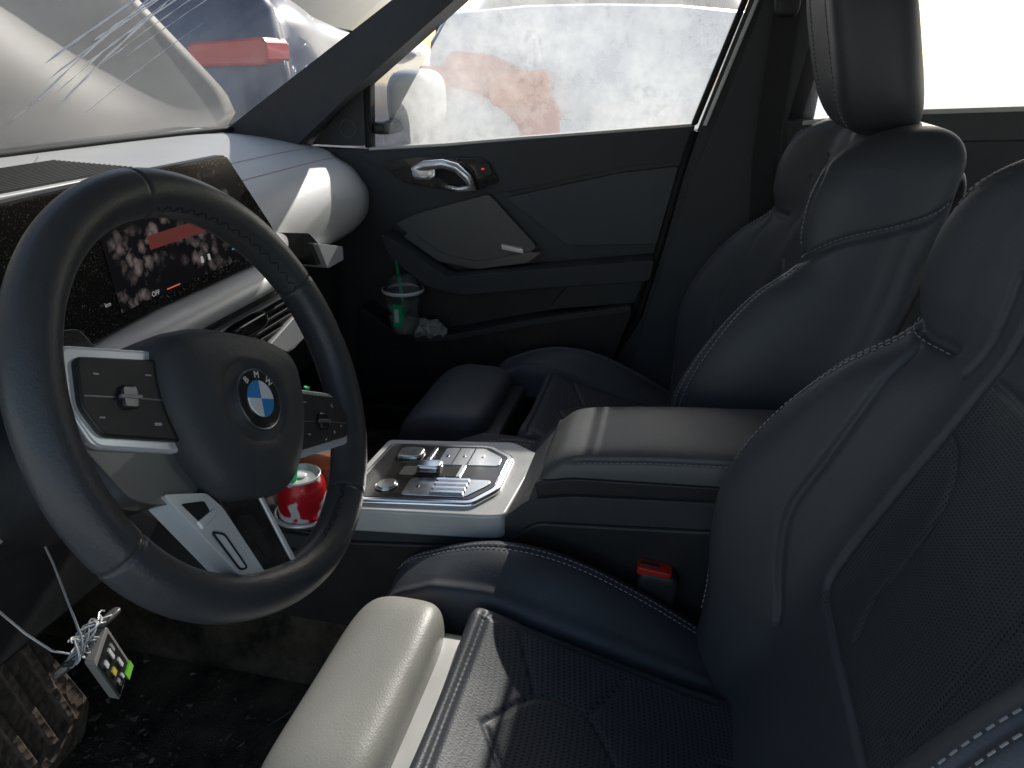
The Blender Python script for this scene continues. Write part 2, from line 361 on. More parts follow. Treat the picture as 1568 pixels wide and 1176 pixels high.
    for s in (-.075,.075):
        zz=np.linspace(-.100,.1,90); xx=np.full(90,s); yy=H[1]*np.clip(1-np.abs(xx/H[0])**n-np.abs(zz/H[2])**n,0,1)**(1/n)
        L=dh(np.stack([xx,yy,zz],1))+hc; Nn=np.tile([0,1.,0],(90,1))
        tube("headrest_seam",L,.0009,THRD,S,k=6)
        st.append(((L,Nn,.004,.0005),{})); st.append(((L,Nn,-.004,.0005),{}))
    for s in (-.05,.05): tube("headrest_post",[(cx+s,-.325+dy,1.03+dz),(cx+s,-.31+dy,1.10+dz)],.006,HARD,S)
    stitchmesh("stitching",st,S)
    rblock("seat_base",(cx,.0+dy,.40+dz),(.235,.22,.055),HARD,S,n=8)
    for s in (-.18,.18): rblock("seat_rail",(cx+s,.03+dy,.31),(.025,.26,.03),HARD,S,n=10)
    rblock("seat_back_shell",(cx,-.33+dy,.80+dz),(.19,.03,.22),HARD,S,n=5,deform=lambda P_:P_+np.stack([0*P_[:,0],-.27*P_[:,2],0*P_[:,0]],1))
    return S
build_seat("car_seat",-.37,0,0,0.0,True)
build_seat("car_seat",.37,.055,-.028,.10,False)
# ------------------------------------------------------------------ steering wheel
SW=empty("steering_wheel")
W0=np.array([-.3699,.3484,.8619]); tau,psi,rho=.3853,.0103,math.radians(-27)
nn=np.array([math.sin(psi)*math.cos(tau),-math.cos(psi)*math.cos(tau),math.sin(tau)])
ex=np.array([math.cos(psi),math.sin(psi),0.]); uu=np.cross(nn,ex); uu=uu if uu[2]>0 else -uu
EX=ex*math.cos(rho)+uu*math.sin(rho); UU=-ex*math.sin(rho)+uu*math.cos(rho)
def WP(a,b,h): return tuple(W0+a*EX+b*UU+h*nn)
R0=.1677; K=720; M=36; V=[]
sa=[math.radians(a) for a in (113,44,-34,-138)]
for i in range(K):
    a=2*math.pi*i/K; rd=1.0
    for s in sa:
        d=(a-s+math.pi)%(2*math.pi)-math.pi; rd-=.09*math.exp(-(d*R0/.0014)**2)
    deg=math.degrees((a+math.pi)%(2*math.pi)-math.pi)
    th=1+.07*math.exp(-((deg-70)/18)**2)+.07*math.exp(-((deg-110)/18)**2)+.05*math.exp(-((abs(deg)-0)/15)**2)
    Rr=R0-(.006*math.exp(-((deg+90)/28)**2))
    for j in range(M):
        b=2*math.pi*j/M; r=Rr+.0180*rd*th*math.cos(b); V.append(WP(r*math.cos(a),r*math.sin(a),.0180*rd*math.sin(b)))
F=[(i*M+j,((i+1)%K)*M+j,((i+1)%K)*M+(j+1)%M,i*M+(j+1)%M) for i in range(K) for j in range(M)]
mesh("rim",V,F,LEAW,SW)
V=[];F=[]
for a0,a1 in ((44,113),(-34,-80)):
    an=np.radians(np.linspace(a0,a1,80)); bq=math.radians(150)
    P=np.array([WP((R0+.0186*math.cos(bq))*math.cos(a),(R0+.0186*math.cos(bq))*math.sin(a),.0186*math.sin(bq)) for a in an])
    Nn=np.array([math.cos(bq)*(math.cos(a)*EX+math.sin(a)*UU)+math.sin(bq)*nn for a in an])
    dashes(V,F,P,Nn,0,.0003,ln=.006,gap=.0006,w=.0006,zig=.9)
mesh("rim_stitching",V,F,THRD,SW,sm=False)
# airbag hub
outl=[(a*1.09-.004,b*1.04-.006) for a,b in rpoly([(-.074,.040),(-.035,.052),(.035,.052),(.072,.040),(.074,-.005),(.058,-.052),(.034,-.080),(-.034,-.080),(-.058,-.052),(-.076,-.005)],.03,6)]
BC=(-.006,-.014)
rings=[(.98,-.06),(1.0,-.012),(1.0,.004),(.975,.015),(.93,.021),(.86,.0255),(.72,.029),(.55,.031),(.46,.0320),(.44,.0305),(.42,.0300),(.2,.0305),(.02,.0305)]
V=[];F=[];no=len(outl)
for s,h in rings:
    for (a,b) in outl:
        if s<.6:
            L=math.hypot(a-BC[0],b-BC[1]); t=min(1,(.6-s)/.6*3); rad=.080*s
            a2=BC[0]+(a-BC[0])*s*(1-t)+t*(a-BC[0])/L*rad; b2=BC[1]+(b-BC[1])*s*(1-t)+t*(b-BC[1])/L*rad
        else: a2,b2=BC[0]+(a-BC[0])*s,BC[1]+(b-BC[1])*s
        V.append(WP(a2,b2,h))
for i in range(len(rings)-1):
    for j in range(no): F.append((i*no+j,i*no+(j+1)%no,(i+1)*no+(j+1)%no,(i+1)*no+j))
F.append(tuple(range((len(rings)-1)*no,len(rings)*no)))
mesh("airbag_cover",V,F,SOFT,SW)
BS=1.12
WB=lambda a,b,h: WP(BC[0]+a*BS,BC[1]+b*BS,h)
def disc(name,r,h,m,a0=0,a1=360,th=.0008):
    k=48; an=np.radians(np.linspace(a0,a1,k)); pts=[(r*math.cos(a),r*math.sin(a)) for a in an]
    if a1-a0<360: pts.append((0,0))
    else: pts=pts[:-1]
    return prism(name,pts,h-th,h,WB,m,SW,bev=0)
BLUE=mat("badge_blue",(.02,.26,.66),.3); BWH=mat("badge_white",(.85,.85,.85),.3)
disc("badge_edge",.0222,.0345,CHR,th=.004); disc("badge_ring",.0210,.0352,PIANO,th=.002); disc("badge_inner_ring",.0137,.0358,CHR)
for i,m_ in enumerate((BWH,BLUE,BWH,BLUE)): disc("badge_quadrant",.0130,.0364,m_,90*i,90*i+90)
for ch,an in (("B",132),("M",90),("W",48)):
    cu=bpy.data.curves.new("badge_letter",'FONT'); cu.body=ch; cu.size=.0080; cu.align_x='CENTER'; cu.align_y='CENTER'; cu.extrude=.0002
    ob=bpy.data.objects.new("badge_letter",cu); link(ob,BWH,SW); a=math.radians(an); c=WB(.0174*math.cos(a),.0174*math.sin(a),.0356); t=math.radians(an-90)
    X=EX*math.cos(t)+UU*math.sin(t); Y=-EX*math.sin(t)+UU*math.cos(t)
    Mx=Matrix((( X[0],Y[0],nn[0],c[0]),(X[1],Y[1],nn[1],c[1]),(X[2],Y[2],nn[2],c[2]),(0,0,0,1))); ob.matrix_world=Mx
# spokes
PAD=mat("button_black",(.016,.016,.017),.38,dust=.08)
prism("spoke_frame",rpoly([(-.154,.022),(-.070,.026),(-.066,-.050),(-.139,-.045),(-.154,-.020)],.008),-.012,.009,WP,SILV,SW,.003)
prism("button_pad",rpoly([(-.147,.014),(-.066,.018),(-.062,-.043),(-.135,-.038),(-.148,-.019)],.006),.005,.0135,WP,PAD,SW,.002)
prism("spoke_frame",rpoly([(.066,.006),(.134,.004),(.153,-.022),(.148,-.046),(.060,-.060)],.008),-.012,.009,WP,SILV,SW,.003)
prism("button_pad",rpoly([(.066,.001),(.131,-.001),(.146,-.022),(.142,-.040),(.060,-.053)],.006),.005,.0135,WP,PAD,SW,.002)
prism("spoke_lower",rpoly([(-.146,-.040),(-.066,-.046),(-.050,-.078),(-.088,-.086),(-.112,-.080)],.008),-.016,.004,WP,SPG,SW,.004)
for x0,y0 in ((-.112,-.012),(.103,-.026)):
    prism("roller",rpoly([(x0-.007,y0-.008),(x0+.007,y0-.008),(x0+.007,y0+.008),(x0-.007,y0+.008)],.004),.010,.017,WP,PIANO,SW,.0015)
    prism("roller_ring",rpoly([(x0-.009,y0-.0015),(x0+.009,y0-.0015),(x0+.009,y0+.0015),(x0-.009,y0+.0015)],.001),.015,.0174,WP,SPG,SW,.0005)
ICON=mat("icon_white",(.5,.5,.5),.5)
for (a,b,w,h) in ((-.134,.003,.004,.0010),(-.092,.005,.005,.001),(-.134,-.026,.004,.001),(-.090,-.030,.006,.0020),(.082,-.008,.004,.001),(.124,-.010,.0013,.0035),(.08,-.038,.004,.0012),(.12,-.036,.0018,.0025),(.104,-.043,.0025,.0015),(.133,-.03,.0018,.0018)):
    prism("button_icon",[(a-w/2,b-h/2),(a+w/2,b-h/2),(a+w/2,b+h/2),(a-w/2,b+h/2)],.0132,.01385,WP,ICON,SW,0)
for (a0,b0,a1,b1) in ((-.145,-.012,-.122,-.012),(-.102,-.012,-.070,-.013),(.07,-.026,.093,-.026),(.113,-.026,.142,-.027)):
    prism("button_gap",[(a0,b0-.0005),(a1,b1-.0005),(a1,b1+.0005),(a0,b0+.0005)],.0130,.0137,WP,SPG,SW,0)
prism("silver_blade",rpoly([(-.090,-.078),(-.050,-.080),(-.036,-.092),(.000,-.150),(-.002,-.166),(-.018,-.158)],.004),-.014,.008,WP,SILV,SW,.002)
prism("blade_window",rpoly([(-.076,-.086),(-.054,-.086),(-.050,-.094),(-.060,-.102)],.002),.004,.0086,WP,RUB,SW,0)
prism("blade_window",rpoly([(-.052,-.109),(-.040,-.112),(-.022,-.140),(-.030,-.140)],.002),.004,.0086,WP,mat("window_grey",(.75,.75,.75),.5),SW,0)
tube("window_edge",[WP(a,b,.0088) for a,b in rpoly([(-.052,-.109),(-.040,-.112),(-.022,-.140),(-.030,-.140)],.003)],.0009,RUB,SW,6,True)
prism("blade_rib",[(-.064,-.100),(-.046,-.092),(-.044,-.097),(-.060,-.106)],.004,.0096,WP,SILV,SW,.001)
prism("black_blade",rpoly([(-.040,-.080),(.004,-.080),(.038,-.150),(.030,-.165),(-.002,-.166),(.000,-.150)],.004),-.014,.006,WP,PIANO,SW,.003)
prism("blade_edge",[(.004,-.082),(.009,-.082),(.040,-.146),(.036,-.150)],-.012,.0076,WP,SILV,SW,.001)
prism("blade_slot",rpoly([(-.018,-.100),(-.004,-.100),(.014,-.136),(.004,-.138)],.002),.003,.0066,WP,RUB,SW,0)
prism("blade_end",rpoly([(.000,-.150),(.037,-.148),(.033,-.166),(-.003,-.168)],.003),-.012,.0084,WP,SILV,SW,.0015)
prism("blade_plate",rpoly([(.008,-.153),(.030,-.152),(.028,-.162),(.006,-.163)],.001),.006,.0090,WP,PIANO,SW,0)
for i,(m_) in enumerate((mat("stripe_blue",(.05,.25,.6),.4),mat("stripe_red",(.5,.03,.03),.4),BWH)):
    prism("plate_stripe",[(.011+i*.003,-.161),(.0135+i*.003,-.161),(.0155+i*.003,-.154),(.013+i*.003,-.154)],.008,.0094,WP,m_,SW,0)
# column + stalks
def colp(s,h): return [WP(s*math.cos(a)*1.1,s*math.sin(a)-.01,h) for a in np.linspace(0,2*math.pi,40,endpoint=False)]
V=[];F=[]
for s,h in ((.045,-.03),(.055,-.05),(.062,-.09),(.07,-.20),(.075,-.30)): V+=colp(s,h)
for i in range(4):
    for j in range(40): F.append((i*40+j,i*40+(j+1)%40,(i+1)*40+(j+1)%40,(i+1)*40+j))
mesh("column_shroud",V,F,HARD,SW)
tube("wiper_stalk",[WP(.04,.02,-.06),WP(.09,.035,-.055),WP(.145,.055,-.045)],[.008,.007,.010],HARD,SW,12)
tube("indicator_stalk",[WP(-.04,.02,-.06),WP(-.09,.02,-.055),WP(-.14,.03,-.045)],[.008,.007,.010],HARD,SW,12)
prism("shift_paddle",rpoly([(.07,.01),(.105,.05),(.125,.045),(.11,0),(.08,-.02)],.006),-.034,-.028,WP,PIANO,SW,.002)
prism("shift_paddle",rpoly([(-.07,.01),(-.105,.05),(-.125,.045),(-.11,0),(-.08,-.02)],.006),-.034,-.028,WP,PIANO,SW,.002)
# ------------------------------------------------------------------ dashboard
DB=empty("dashboard")
secR=[(1.08,.968),(.95,.968),(.86,.958),(.78,.942),(.72,.925),(.685,.905),(.662,.875),(.652,.845),(.653,.812),(.665,.785),(.69,.765),(.72,.755),(.75,.742),(.77,.72),(.775,.66),(.80,.55),(.88,.42),(1.0,.29)]
secL=[(1.08,.968),(.95,.968),(.86,.955),(.78,.935),(.72,.915),(.68,.895),(.655,.870),(.635,.845),(.580,.836),(.560,.822),(.566,.805),(.615,.792),(.640,.770),(.636,.745),(.655,.715),(.69,.60),(.80,.42),(.95,.29)]
def sec(x):
    t=np.clip((x-.14)/.16,0,1); t=t*t*(3-2*t); R_=np.array(secR);L_=np.array(secL); Q=L_*(1-t)+R_*t
    if x>.5:
        e=(x-.5)/.22; Q[4:14,0]+=.035*e**2
        Q[1:7,1]-=.012*e**2
    return Q
xs=np.concatenate([np.linspace(-.74,.14,45),np.linspace(.15,.32,24),np.linspace(.335,.705,40)])
def dense(Q,n=7):
    t=np.arange(len(Q)); tt=np.linspace(0,len(Q)-1,(len(Q)-1)*n+1); return np.stack([herm(t,Q[:,0],tt),herm(t,Q[:,1],tt)],1),tt
rows=[]
for x in xs:
    D_,tt=dense(sec(x)); rows.append(np.stack([np.full(len(D_),x),D_[:,0],D_[:,1]],1))
for a in np.linspace(.2,math.pi/2,8):
    D_,tt=dense(sec(.705)); c=np.array([.80,.83]); k=math.cos(a)**.5; D2=c+(D_-c)*(1-.12*(1-k)); rows.append(np.stack([np.full(len(D2),.705+.012*math.sin(a)),D2[:,0],D2[:,1]],1))
Pd=np.array(rows); ob=gridmesh("dash_body",Pd,DTOP,DB,False)
ob.data.materials.append(SILVM); ob.data.materials.append(HARD); ob.data.materials.append(SOFT)
nu=Pd.shape[1]
for i,pl in enumerate(ob.data.polygons):
    r=i//(nu-1); s=(i%(nu-1))/7.0; xr=Pd[min(r,len(Pd)-1),0,0]
    if xr<.2: m_=0 if s<7 else (1 if s<10.2 else 2)
    else: m_=0 if s<9.2 else (2)
    if s>=13: m_=3
    pl.material_index=m_
V=[];F=[]
for kk,zo in ((4,.0010),(3,.0010)):
    xx=np.linspace(.22,.66,120); P=np.array([[x,sec(x)[kk][0],sec(x)[kk][1]] for x in xx]); dashes(V,F,P,np.tile([0,0,1.],(120,1)),0,zo,ln=.005,gap=.004,w=.0006)
mesh("dash_stitching",V,F,THRR,DB,sm=False)
rb=prism("speaker_grille_frame",rpoly([(-.30,.76),(.09,.76),(.13,.94),(-.30,.94)],.012),.93,.966,PZ,SILVM,DB,.004)
for i in range(16):
    y=.772+i*.0105; prism("grille_slat",[(-.29,y),(.092+i*.0022,y),(.093+i*.0022,y+.004),(-.29,y+.004)],.964,.9695,PZ,HARD,DB,0)
prism("vent_frame",rpoly([(-.20,.786),(.20,.786),(.235,.742),(.20,.715),(-.20,.715)],.01),.600,.66,PY,HARD,DB,.004)
for i in range(5):
    z=.728+i*.0115; prism("vent_slat",rpoly([(-.12,z),(.19,z),(.19,z+.0035),(-.12,z+.0035)],.001),.590,.605,PY,SILVM if i in(4,) else HARD,DB,.0008)
prism("vent_trim",rpoly([(-.10,.716),(.17,.716),(.215,.690),(.17,.682),(-.10,.682)],.006),.594,.64,PY,SILVM,DB,.004)
rblock("vent_knob",(.03,.588,.765),(.05,.014,.012),PIANO,DB,n=4)
prism("control_bar",rpoly([(.05,.712),(.20,.745),(.215,.72),(.17,.69),(.05,.69)],.006),.585,.62,PY,SILV,DB,.003)
prism("side_vent",rpoly([(.25,.850),(.36,.826),(.46,.748),(.37,.765),(.26,.82)],.006),.650,.70,PY,PIANO,DB,.003)
prism("side_vent_trim",rpoly([(.37,.806),(.47,.778),(.47,.752),(.40,.752)],.005),.640,.70,PY,SILV,DB,.003)
tube("end_vent_ring",[(.665+.006*math.sin(a),.688+.014*math.cos(a)+.008,.835+.040*math.sin(a)) for a in np.linspace(0,2*math.pi,40,endpoint=False)],.0040,CHR,DB,10,True)
prism("glovebox",rpoly([(.20,.735),(.66,.735),(.64,.52),(.22,.50)],.015),.745,.80,PY,HARD,DB,.006)
prism("knee_panel",rpoly([(-.70,.74),(-.16,.72),(-.16,.60),(-.22,.56),(-.70,.58)],.02),.60,.70,PY,HARD,DB,.012)
prism("light_panel",rpoly([(-.50,.815),(-.41,.815),(-.41,.755),(-.50,.755)],.008),.545,.62,PY,PIANO,DB,.004)
for i in range(4): prism("light_icon",[(-.486+i*.017,.79-.008*(i%2)),(-.479+i*.017,.79-.008*(i%2)),(-.479+i*.017,.796-.008*(i%2)),(-.486+i*.017,.796-.008*(i%2))],.5435,.546,PY,ICON,DB,0)
tube("panel_trim",[(-.70,.56,.745),(-.55,.548,.74),(-.44,.545,.735),(-.34,.56,.725),(-.25,.60,.71)],.006,SILVM,DB,10)
# ------------------------------------------------------------------ display
DS=empty("curved_display")
def dispy(x):
    return .600-.055*np.clip((-.12-x)/.45,0,1)**1.3
def dtile(z): return (z-.92)*.10
def dgrid(name,x0,x1,z0,z1,off,m_,nx=40,nz=8,clipR=True):
    rows=[]
    for z in np.linspace(z0,z1,nz):
        xr=x1
        if clipR:
            xr=min(x1,np.interp(z,[.84,.858,.885,.990],[.150,.158,.146,.073]))
        xx=np.linspace(x0,xr,nx); rows.append(np.stack([xx,dispy(xx)+dtile(z)+off,np.full(nx,z)],1))
    return np.array(rows)
def slab(name,x0,x1,z0,z1,o0,o1,m_,nx=60,nz=14):
    A=dgrid(name,x0,x1,z0,z1,o0,m_,nx,nz); B=dgrid(name,x0,x1,z0,z1,o1,m_,nx,nz); nz,nx=A.shape[:2]; V=np.concatenate([A.reshape(-1,3),B.reshape(-1,3)]); F=[]; o=nx*nz
    for i in range(nz-1):
        for j in range(nx-1):
            a=i*nx+j; F.append((a,a+1,a+nx+1,a+nx)); F.append((o+a,o+a+nx,o+a+nx+1,o+a+1))
    for j in range(nx-1): F.append((j,o+j,o+j+1,j+1)); a=(nz-1)*nx+j; F.append((a,a+1,o+a+1,o+a))
    for i in range(nz-1): a=i*nx; F.append((a,a+nx,o+a+nx,o+a)); a=i*nx+nx-1; F.append((a,o+a,o+a+nx,a+nx))
    return mesh(name,V,F,m_,DS,sm=False)
SCR,nt,b=newmat("screen_glass"); N=nt.nodes; Lk=nt.links
tc=N.new("ShaderNodeTexCoord"); vo=N.new("ShaderNodeTexNoise"); vo.inputs["Scale"].default_value=520; vo.inputs["Detail"].default_value=2; Lk.new(tc.outputs["Object"],vo.inputs["Vector"])
big=N.new("ShaderNodeTexNoise"); big.inputs["Scale"].default_value=12; big.inputs["Detail"].default_value=4; Lk.new(tc.outputs["Object"],big.inputs["Vector"])
ad=N.new("ShaderNodeMath"); ad.operation='MULTIPLY_ADD'; ad.inputs[1].default_value=.25; Lk.new(big.outputs["Fac"],ad.inputs[0]); Lk.new(vo.outputs["Fac"],ad.inputs[2])
mr=N.new("ShaderNodeMapRange"); mr.inputs[1].default_value=.74; mr.inputs[2].default_value=.88; Lk.new(ad.outputs[0],mr.inputs[0])
mx=N.new("ShaderNodeMix"); mx.data_type='RGBA'; mx.inputs[6].default_value=(.024,.021,.019,1); mx.inputs[7].default_value=(.38,.34,.30,1); Lk.new(mr.outputs[0],mx.inputs[0]); Lk.new(mx.outputs[2],b.inputs["Base Color"]); b.inputs["Roughness"].default_value=.16
slab("display_back",-.62,.16,.838,.992,.004,.018,HARD); slab("display_panel",-.618,.158,.842,.990,0,.006,SCR)
REFL,nt,b=newmat("screen_reflection"); N=nt.nodes; Lk=nt.links  # painted reflection of rubble on the display, faintly glowing
tc=N.new("ShaderNodeTexCoord"); vo=N.new("ShaderNodeTexVoronoi"); vo.inputs["Scale"].default_value=62
nz_=N.new("ShaderNodeTexNoise"); nz_.inputs["Scale"].default_value=90; nz_.inputs["Detail"].default_value=3; Lk.new(tc.outputs["Object"],nz_.inputs["Vector"])
vm=N.new("ShaderNodeVectorMath"); vm.operation='MULTIPLY_ADD'; vm.inputs[1].default_value=(.020,.020,.020); Lk.new(nz_.outputs["Color"],vm.inputs[0]); Lk.new(tc.outputs["Object"],vm.inputs[2]); Lk.new(vm.outputs[0],vo.inputs["Vector"])
no=N.new("ShaderNodeTexNoise"); no.inputs["Scale"].default_value=17; no.inputs["Detail"].default_value=5; Lk.new(tc.outputs["Object"],no.inputs["Vector"])
m1=N.new("ShaderNodeMapRange"); m1.inputs[1].default_value=.60; m1.inputs[2].default_value=.15; Lk.new(vo.outputs["Distance"],m1.inputs[0])
m2=N.new("ShaderNodeMapRange"); m2.inputs[1].default_value=.43; m2.inputs[2].default_value=.60; Lk.new(no.outputs["Fac"],m2.inputs[0])
mu=N.new("ShaderNodeMath"); mu.operation='MULTIPLY'; Lk.new(m1.outputs[0],mu.inputs[0]); Lk.new(m2.outputs[0],mu.inputs[1])
mx=N.new("ShaderNodeMix"); mx.data_type='RGBA'; mx.inputs[6].default_value=(.008,.008,.010,1); mx.inputs[7].default_value=(.25,.20,.185,1); Lk.new(mu.outputs[0],mx.inputs[0]); Lk.new(mx.outputs[2],b.inputs["Base Color"]); Lk.new(mx.outputs[2],b.inputs["Emission Color"]); b.inputs["Emission Strength"].default_value=.35; b.inputs["Roughness"].default_value=.2
def patch(name,x0,x1,z0,z1,off,m_,clip=False):
    gridmesh(name,dgrid(name,x0,x1,z0,z1,off,m_,30,6,clip),m_,DS)
patch("reflection_patch",-.195,.085,.856,.982,-.0010,REFL,True)
patch("screen_red_bar",-.120,-.010,.908,.924,-.0018,emis("ui_red",(.55,.12,.10),.12,(.20,.05,.045)))
patch("screen_blue_line",.035,.075,.873,.8745,-.0018,emis("ui_blue",(.1,.4,.9),.6))
patch("screen_red_line",-.11,-.085,.858,.8595,-.0018,emis("ui_red_line",(.9,.15,.1),.6))
UIW=emis("ui_white",(.8,.8,.8),.4)
for x,z,sz,tx in ((-.140,.858,.008,"OFF"),(.035,.878,.008,"OFF"),(-.22,.87,.007,"km")):
    cu=bpy.data.curves.new("screen_text",'FONT'); cu.body=tx; cu.size=sz; ob=bpy.data.objects.new("screen_text",cu); link(ob,UIW,DS); ob.location=(x,dispy(x)+dtile(z)-.003,z); ob.rotation_euler=(math.radians(85),0,0)
for x in (-.035,-.020): patch("screen_icon",x,x+.005,.872,.880,-.0019,UIW)
# ------------------------------------------------------------------ centre console
CC=empty("center_console")
prism("console_body",rpoly([(.74,.28),(.74,.60),(.62,.535),(.425,.530),(.410,.560),(.19,.588),(.150,.628),(.10,.640),(-.25,.672),(-.42,.66),(-.42,.28)],.010),-.105,.105,PX,SOFT,CC,.008)
prism("console_side_panel",rpoly([(.60,.505),(.42,.505),(.40,.53),(.19,.556),(.14,.60),(-.22,.635),(-.24,.36),(.60,.36)],.012),-.110,-.10,PX,HARD,CC,.004)
yl=[-.26,-.2,-.08,.05,.11,.13]; zl=[.712,.713,.706,.694,.684,.676]
lx=[-.092,-.094,-.090,-.078,-.05,-.01,.03,.052,.066,.070,.068]; lz=[-.052,-.030,-.010,-.002,.001,.002,.001,-.003,-.012,-.03,-.052]
rows=[]
def lid(s,y,k=1):
    z=herm(yl,zl,np.clip(y,-.26,.13)); xx=herm(np.arange(11),lx,s); zz=z+herm(np.arange(11),lz,s)
    zm=z-.04; xm=-.012
    return np.stack([xm+(xx-xm)*(.9+.1*k)+0*y,y+0*s,zm+(zz-zm)*k],-1)
ss=np.linspace(0,10,100)
for y in np.linspace(-.26,.112,110): rows.append(lid(ss,np.full(100,y)))
for a in np.linspace(.08,math.pi/2,16): rows.append(lid(ss,np.full(100,.112+.030*math.sin(a)),max(.02,math.cos(a)**.75)))
P=np.array(rows); N_=gridnormals(P,False); N_=np.where(N_[...,2:3]<0,-N_,N_)
def evL(a,b): return lid(np.clip(a,0,10),b)
p1,n1=seampts([(2.2,-.26),(2.2,-.1),(2.2,.05),(2.2,.10)],evL); p2,n2=seampts([(8.0,-.26),(8.0,-.1),(8.0,.05),(8.0,.10)],evL)
n1=np.where(n1[:,2:3]<0,-n1,n1); n2=np.where(n2[:,2:3]<0,-n2,n2)
P=groove(P,N_,[(p1,.002,.003),(p2,.002,.003)])
gridmesh("armrest_lid",P,LEAA,CC,False)
stitchmesh("armrest_stitching",[((p1,n1,.0035,.0004),{}),((p2,n2,.0035,.0004),{})],CC)
prism("armrest_base",rpoly([(.140,.628),(.146,.648),(.10,.660),(-.26,.684),(-.26,.64),(.10,.622)],.006),-.098,.08,PX,HARD,CC,.004)
DK=lambda a,b,h:(a,b,h+.600-(b-.19)*.10)
DPL=mat("brushed_panel",(.75,.75,.75),.16,metal=.95,var=.25,nscale=45,dust=.15)
prism("deck_plate",rpoly([(-.110,.178),(.050,.165),(.085,.21),(.085,.405),(-.112,.415),(-.114,.20)],.010),-.03,.004,DK,SILVM,CC,.004)
prism("deck_trim_ring",rpoly([(-.098,.222),(-.06,.196),(.030,.196),(.062,.235),(.062,.392),(-.100,.400)],.010),.0,.010,DK,CHR,CC,.004)
prism("deck_panel",rpoly([(-.090,.228),(-.055,.204),(.026,.204),(.054,.240),(.054,.385),(-.092,.393)],.008),.0,.0106,DK,PIANO,CC,.001)
prism("deck_left_plate",rpoly([(-.084,.236),(-.052,.212),(-.040,.212),(-.040,.322),(-.084,.322)],.005),.008,.0116,DK,DPL,CC,.0006)
prism("deck_right_plate",rpoly([(-.002,.212),(.022,.212),(.047,.243),(.047,.300),(-.002,.300)],.005),.008,.0116,DK,DPL,CC,.0006)
for i in range(4):
    prism("chrome_slat",rpoly([(-.080+i*.0105,.240),(-.075+i*.0105,.240),(-.075+i*.0105,.285),(-.080+i*.0105,.285)],.001),.0105,.0150,DK,CHR,CC,.0012)
prism("selector_well",rpoly([(-.034,.262),(-.008,.262),(-.008,.345),(-.034,.345)],.006),.008,.0112,DK,RUB,CC,.001)
prism("selector_bezel",rpoly([(-.037,.256),(-.005,.256),(-.005,.262),(-.037,.262)],.001),.008,.0135,DK,CHR,CC,.0008)
prism("gear_selector",rpoly([(-.032,.286),(-.010,.286),(-.010,.320),(-.032,.320)],.007),.008,.024,DK,CHR,CC,.005)
prism("start_button",[(-.062+.013*math.cos(a),.350+.013*math.sin(a)) for a in np.linspace(0,2*math.pi,32,endpoint=False)],.0095,.0145,DK,DPL,CC,.0015)
tube("start_ring",[DK(-.062+.0145*math.cos(a),.350+.0145*math.sin(a),.0115) for a in np.linspace(0,2*math.pi,40,endpoint=False)],.0012,CHR,CC,6,True)
for x0,x1,y_ in ((-.001,.046,.256),(-.001,.046,.278)):
    prism("key_gap",[(x0,y_),(x1,y_),(x1,y_+.0014),(x0,y_+.0014)],.0110,.0121,DK,RUB,CC,0)
for x0,y_ in ((-.064,.304),(.020,.238),(.020,.265),(.020,.289)):
    prism("console_icon",[(x0,y_),(x0+.004,y_),(x0+.004,y_+.004),(x0,y_+.004)],.0110,.0122,DK,PIANO,CC,0)
prism("chrome_strip",rpoly([(.004,.312),(.044,.312),(.044,.317),(.004,.317)],.001),.008,.0135,DK,CHR,CC,.001)
prism("wheel_controller",rpoly([(.010,.328),(.042,.328),(.042,.366),(.010,.366)],.012),.008,.0155,DK,DPL,CC,.003)
prism("cup_tray_rim",rpoly([(-.106,.425),(.09,.425),(.09,.60),(-.106,.60)],.012),.525,.537,PZ,PIANO,CC,.004)
for c_ in ((-.066,.472),(.020,.486)): tube("cup_ring",[(c_[0]+.039*math.cos(a),c_[1]+.039*math.sin(a),.539) for a in np.linspace(0,2*math.pi,48,endpoint=False)],.003,SILV,CC,8,True)
# ------------------------------------------------------------------ drink can, cups
CAN=empty("soda_can")
m,nt,b=newmat("can_print"); N=nt.nodes; Lk=nt.links; tc=N.new("ShaderNodeTexCoord"); wv=N.new("ShaderNodeTexNoise"); wv.inputs["Scale"].default_value=38; wv.inputs["Detail"].default_value=1.5
mp=N.new("ShaderNodeMapping"); mp.inputs["Scale"].default_value=(1,1,.8); Lk.new(tc.outputs["Object"],mp.inputs[0]); Lk.new(mp.outputs[0],wv.inputs["Vector"])
cr=N.new("ShaderNodeValToRGB"); cr.color_ramp.elements[0].position=.56; cr.color_ramp.elements[0].color=(.62,.012,.025,1); cr.color_ramp.elements[1].position=.59; cr.color_ramp.elements[1].color=(.85,.78,.76,1); Lk.new(wv.outputs["Fac"],cr.inputs[0]); Lk.new(cr.outputs[0],b.inputs["Base Color"]); b.inputs["Metallic"].default_value=.15; b.inputs["Roughness"].default_value=.28
cc=(-.068,.472,.486)
lathe("can_body",[(.022,0),(.030,.006),(.033,.014),(.033,.094),(.031,.102),(.0275,.110)],cc,m,CAN)
lathe("can_lid",[(.0275,.110),(.0285,.1125),(.0272,.1135),(.0262,.111),(.024,.108),(.004,.108),(.0001,.108)],cc,SILV,CAN)
rblock("can_tab",(-.066,.476,.596),(.008,.012,.0012),SILV,CAN,n=3)
GRN=mat("green_plastic",(.01,.50,.19),.35)
tube("straw",[(-.080,.480,.57),(-.076,.466,.64),(-.069,.446,.730)],.0040,GRN,CAN,10)
CLR=glassmat("clear_plastic",.16,.25,(.85,.85,.85),14); COF=mat("orange_liquid",(.80,.22,.05),.25)
CUP=empty("plastic_cup")
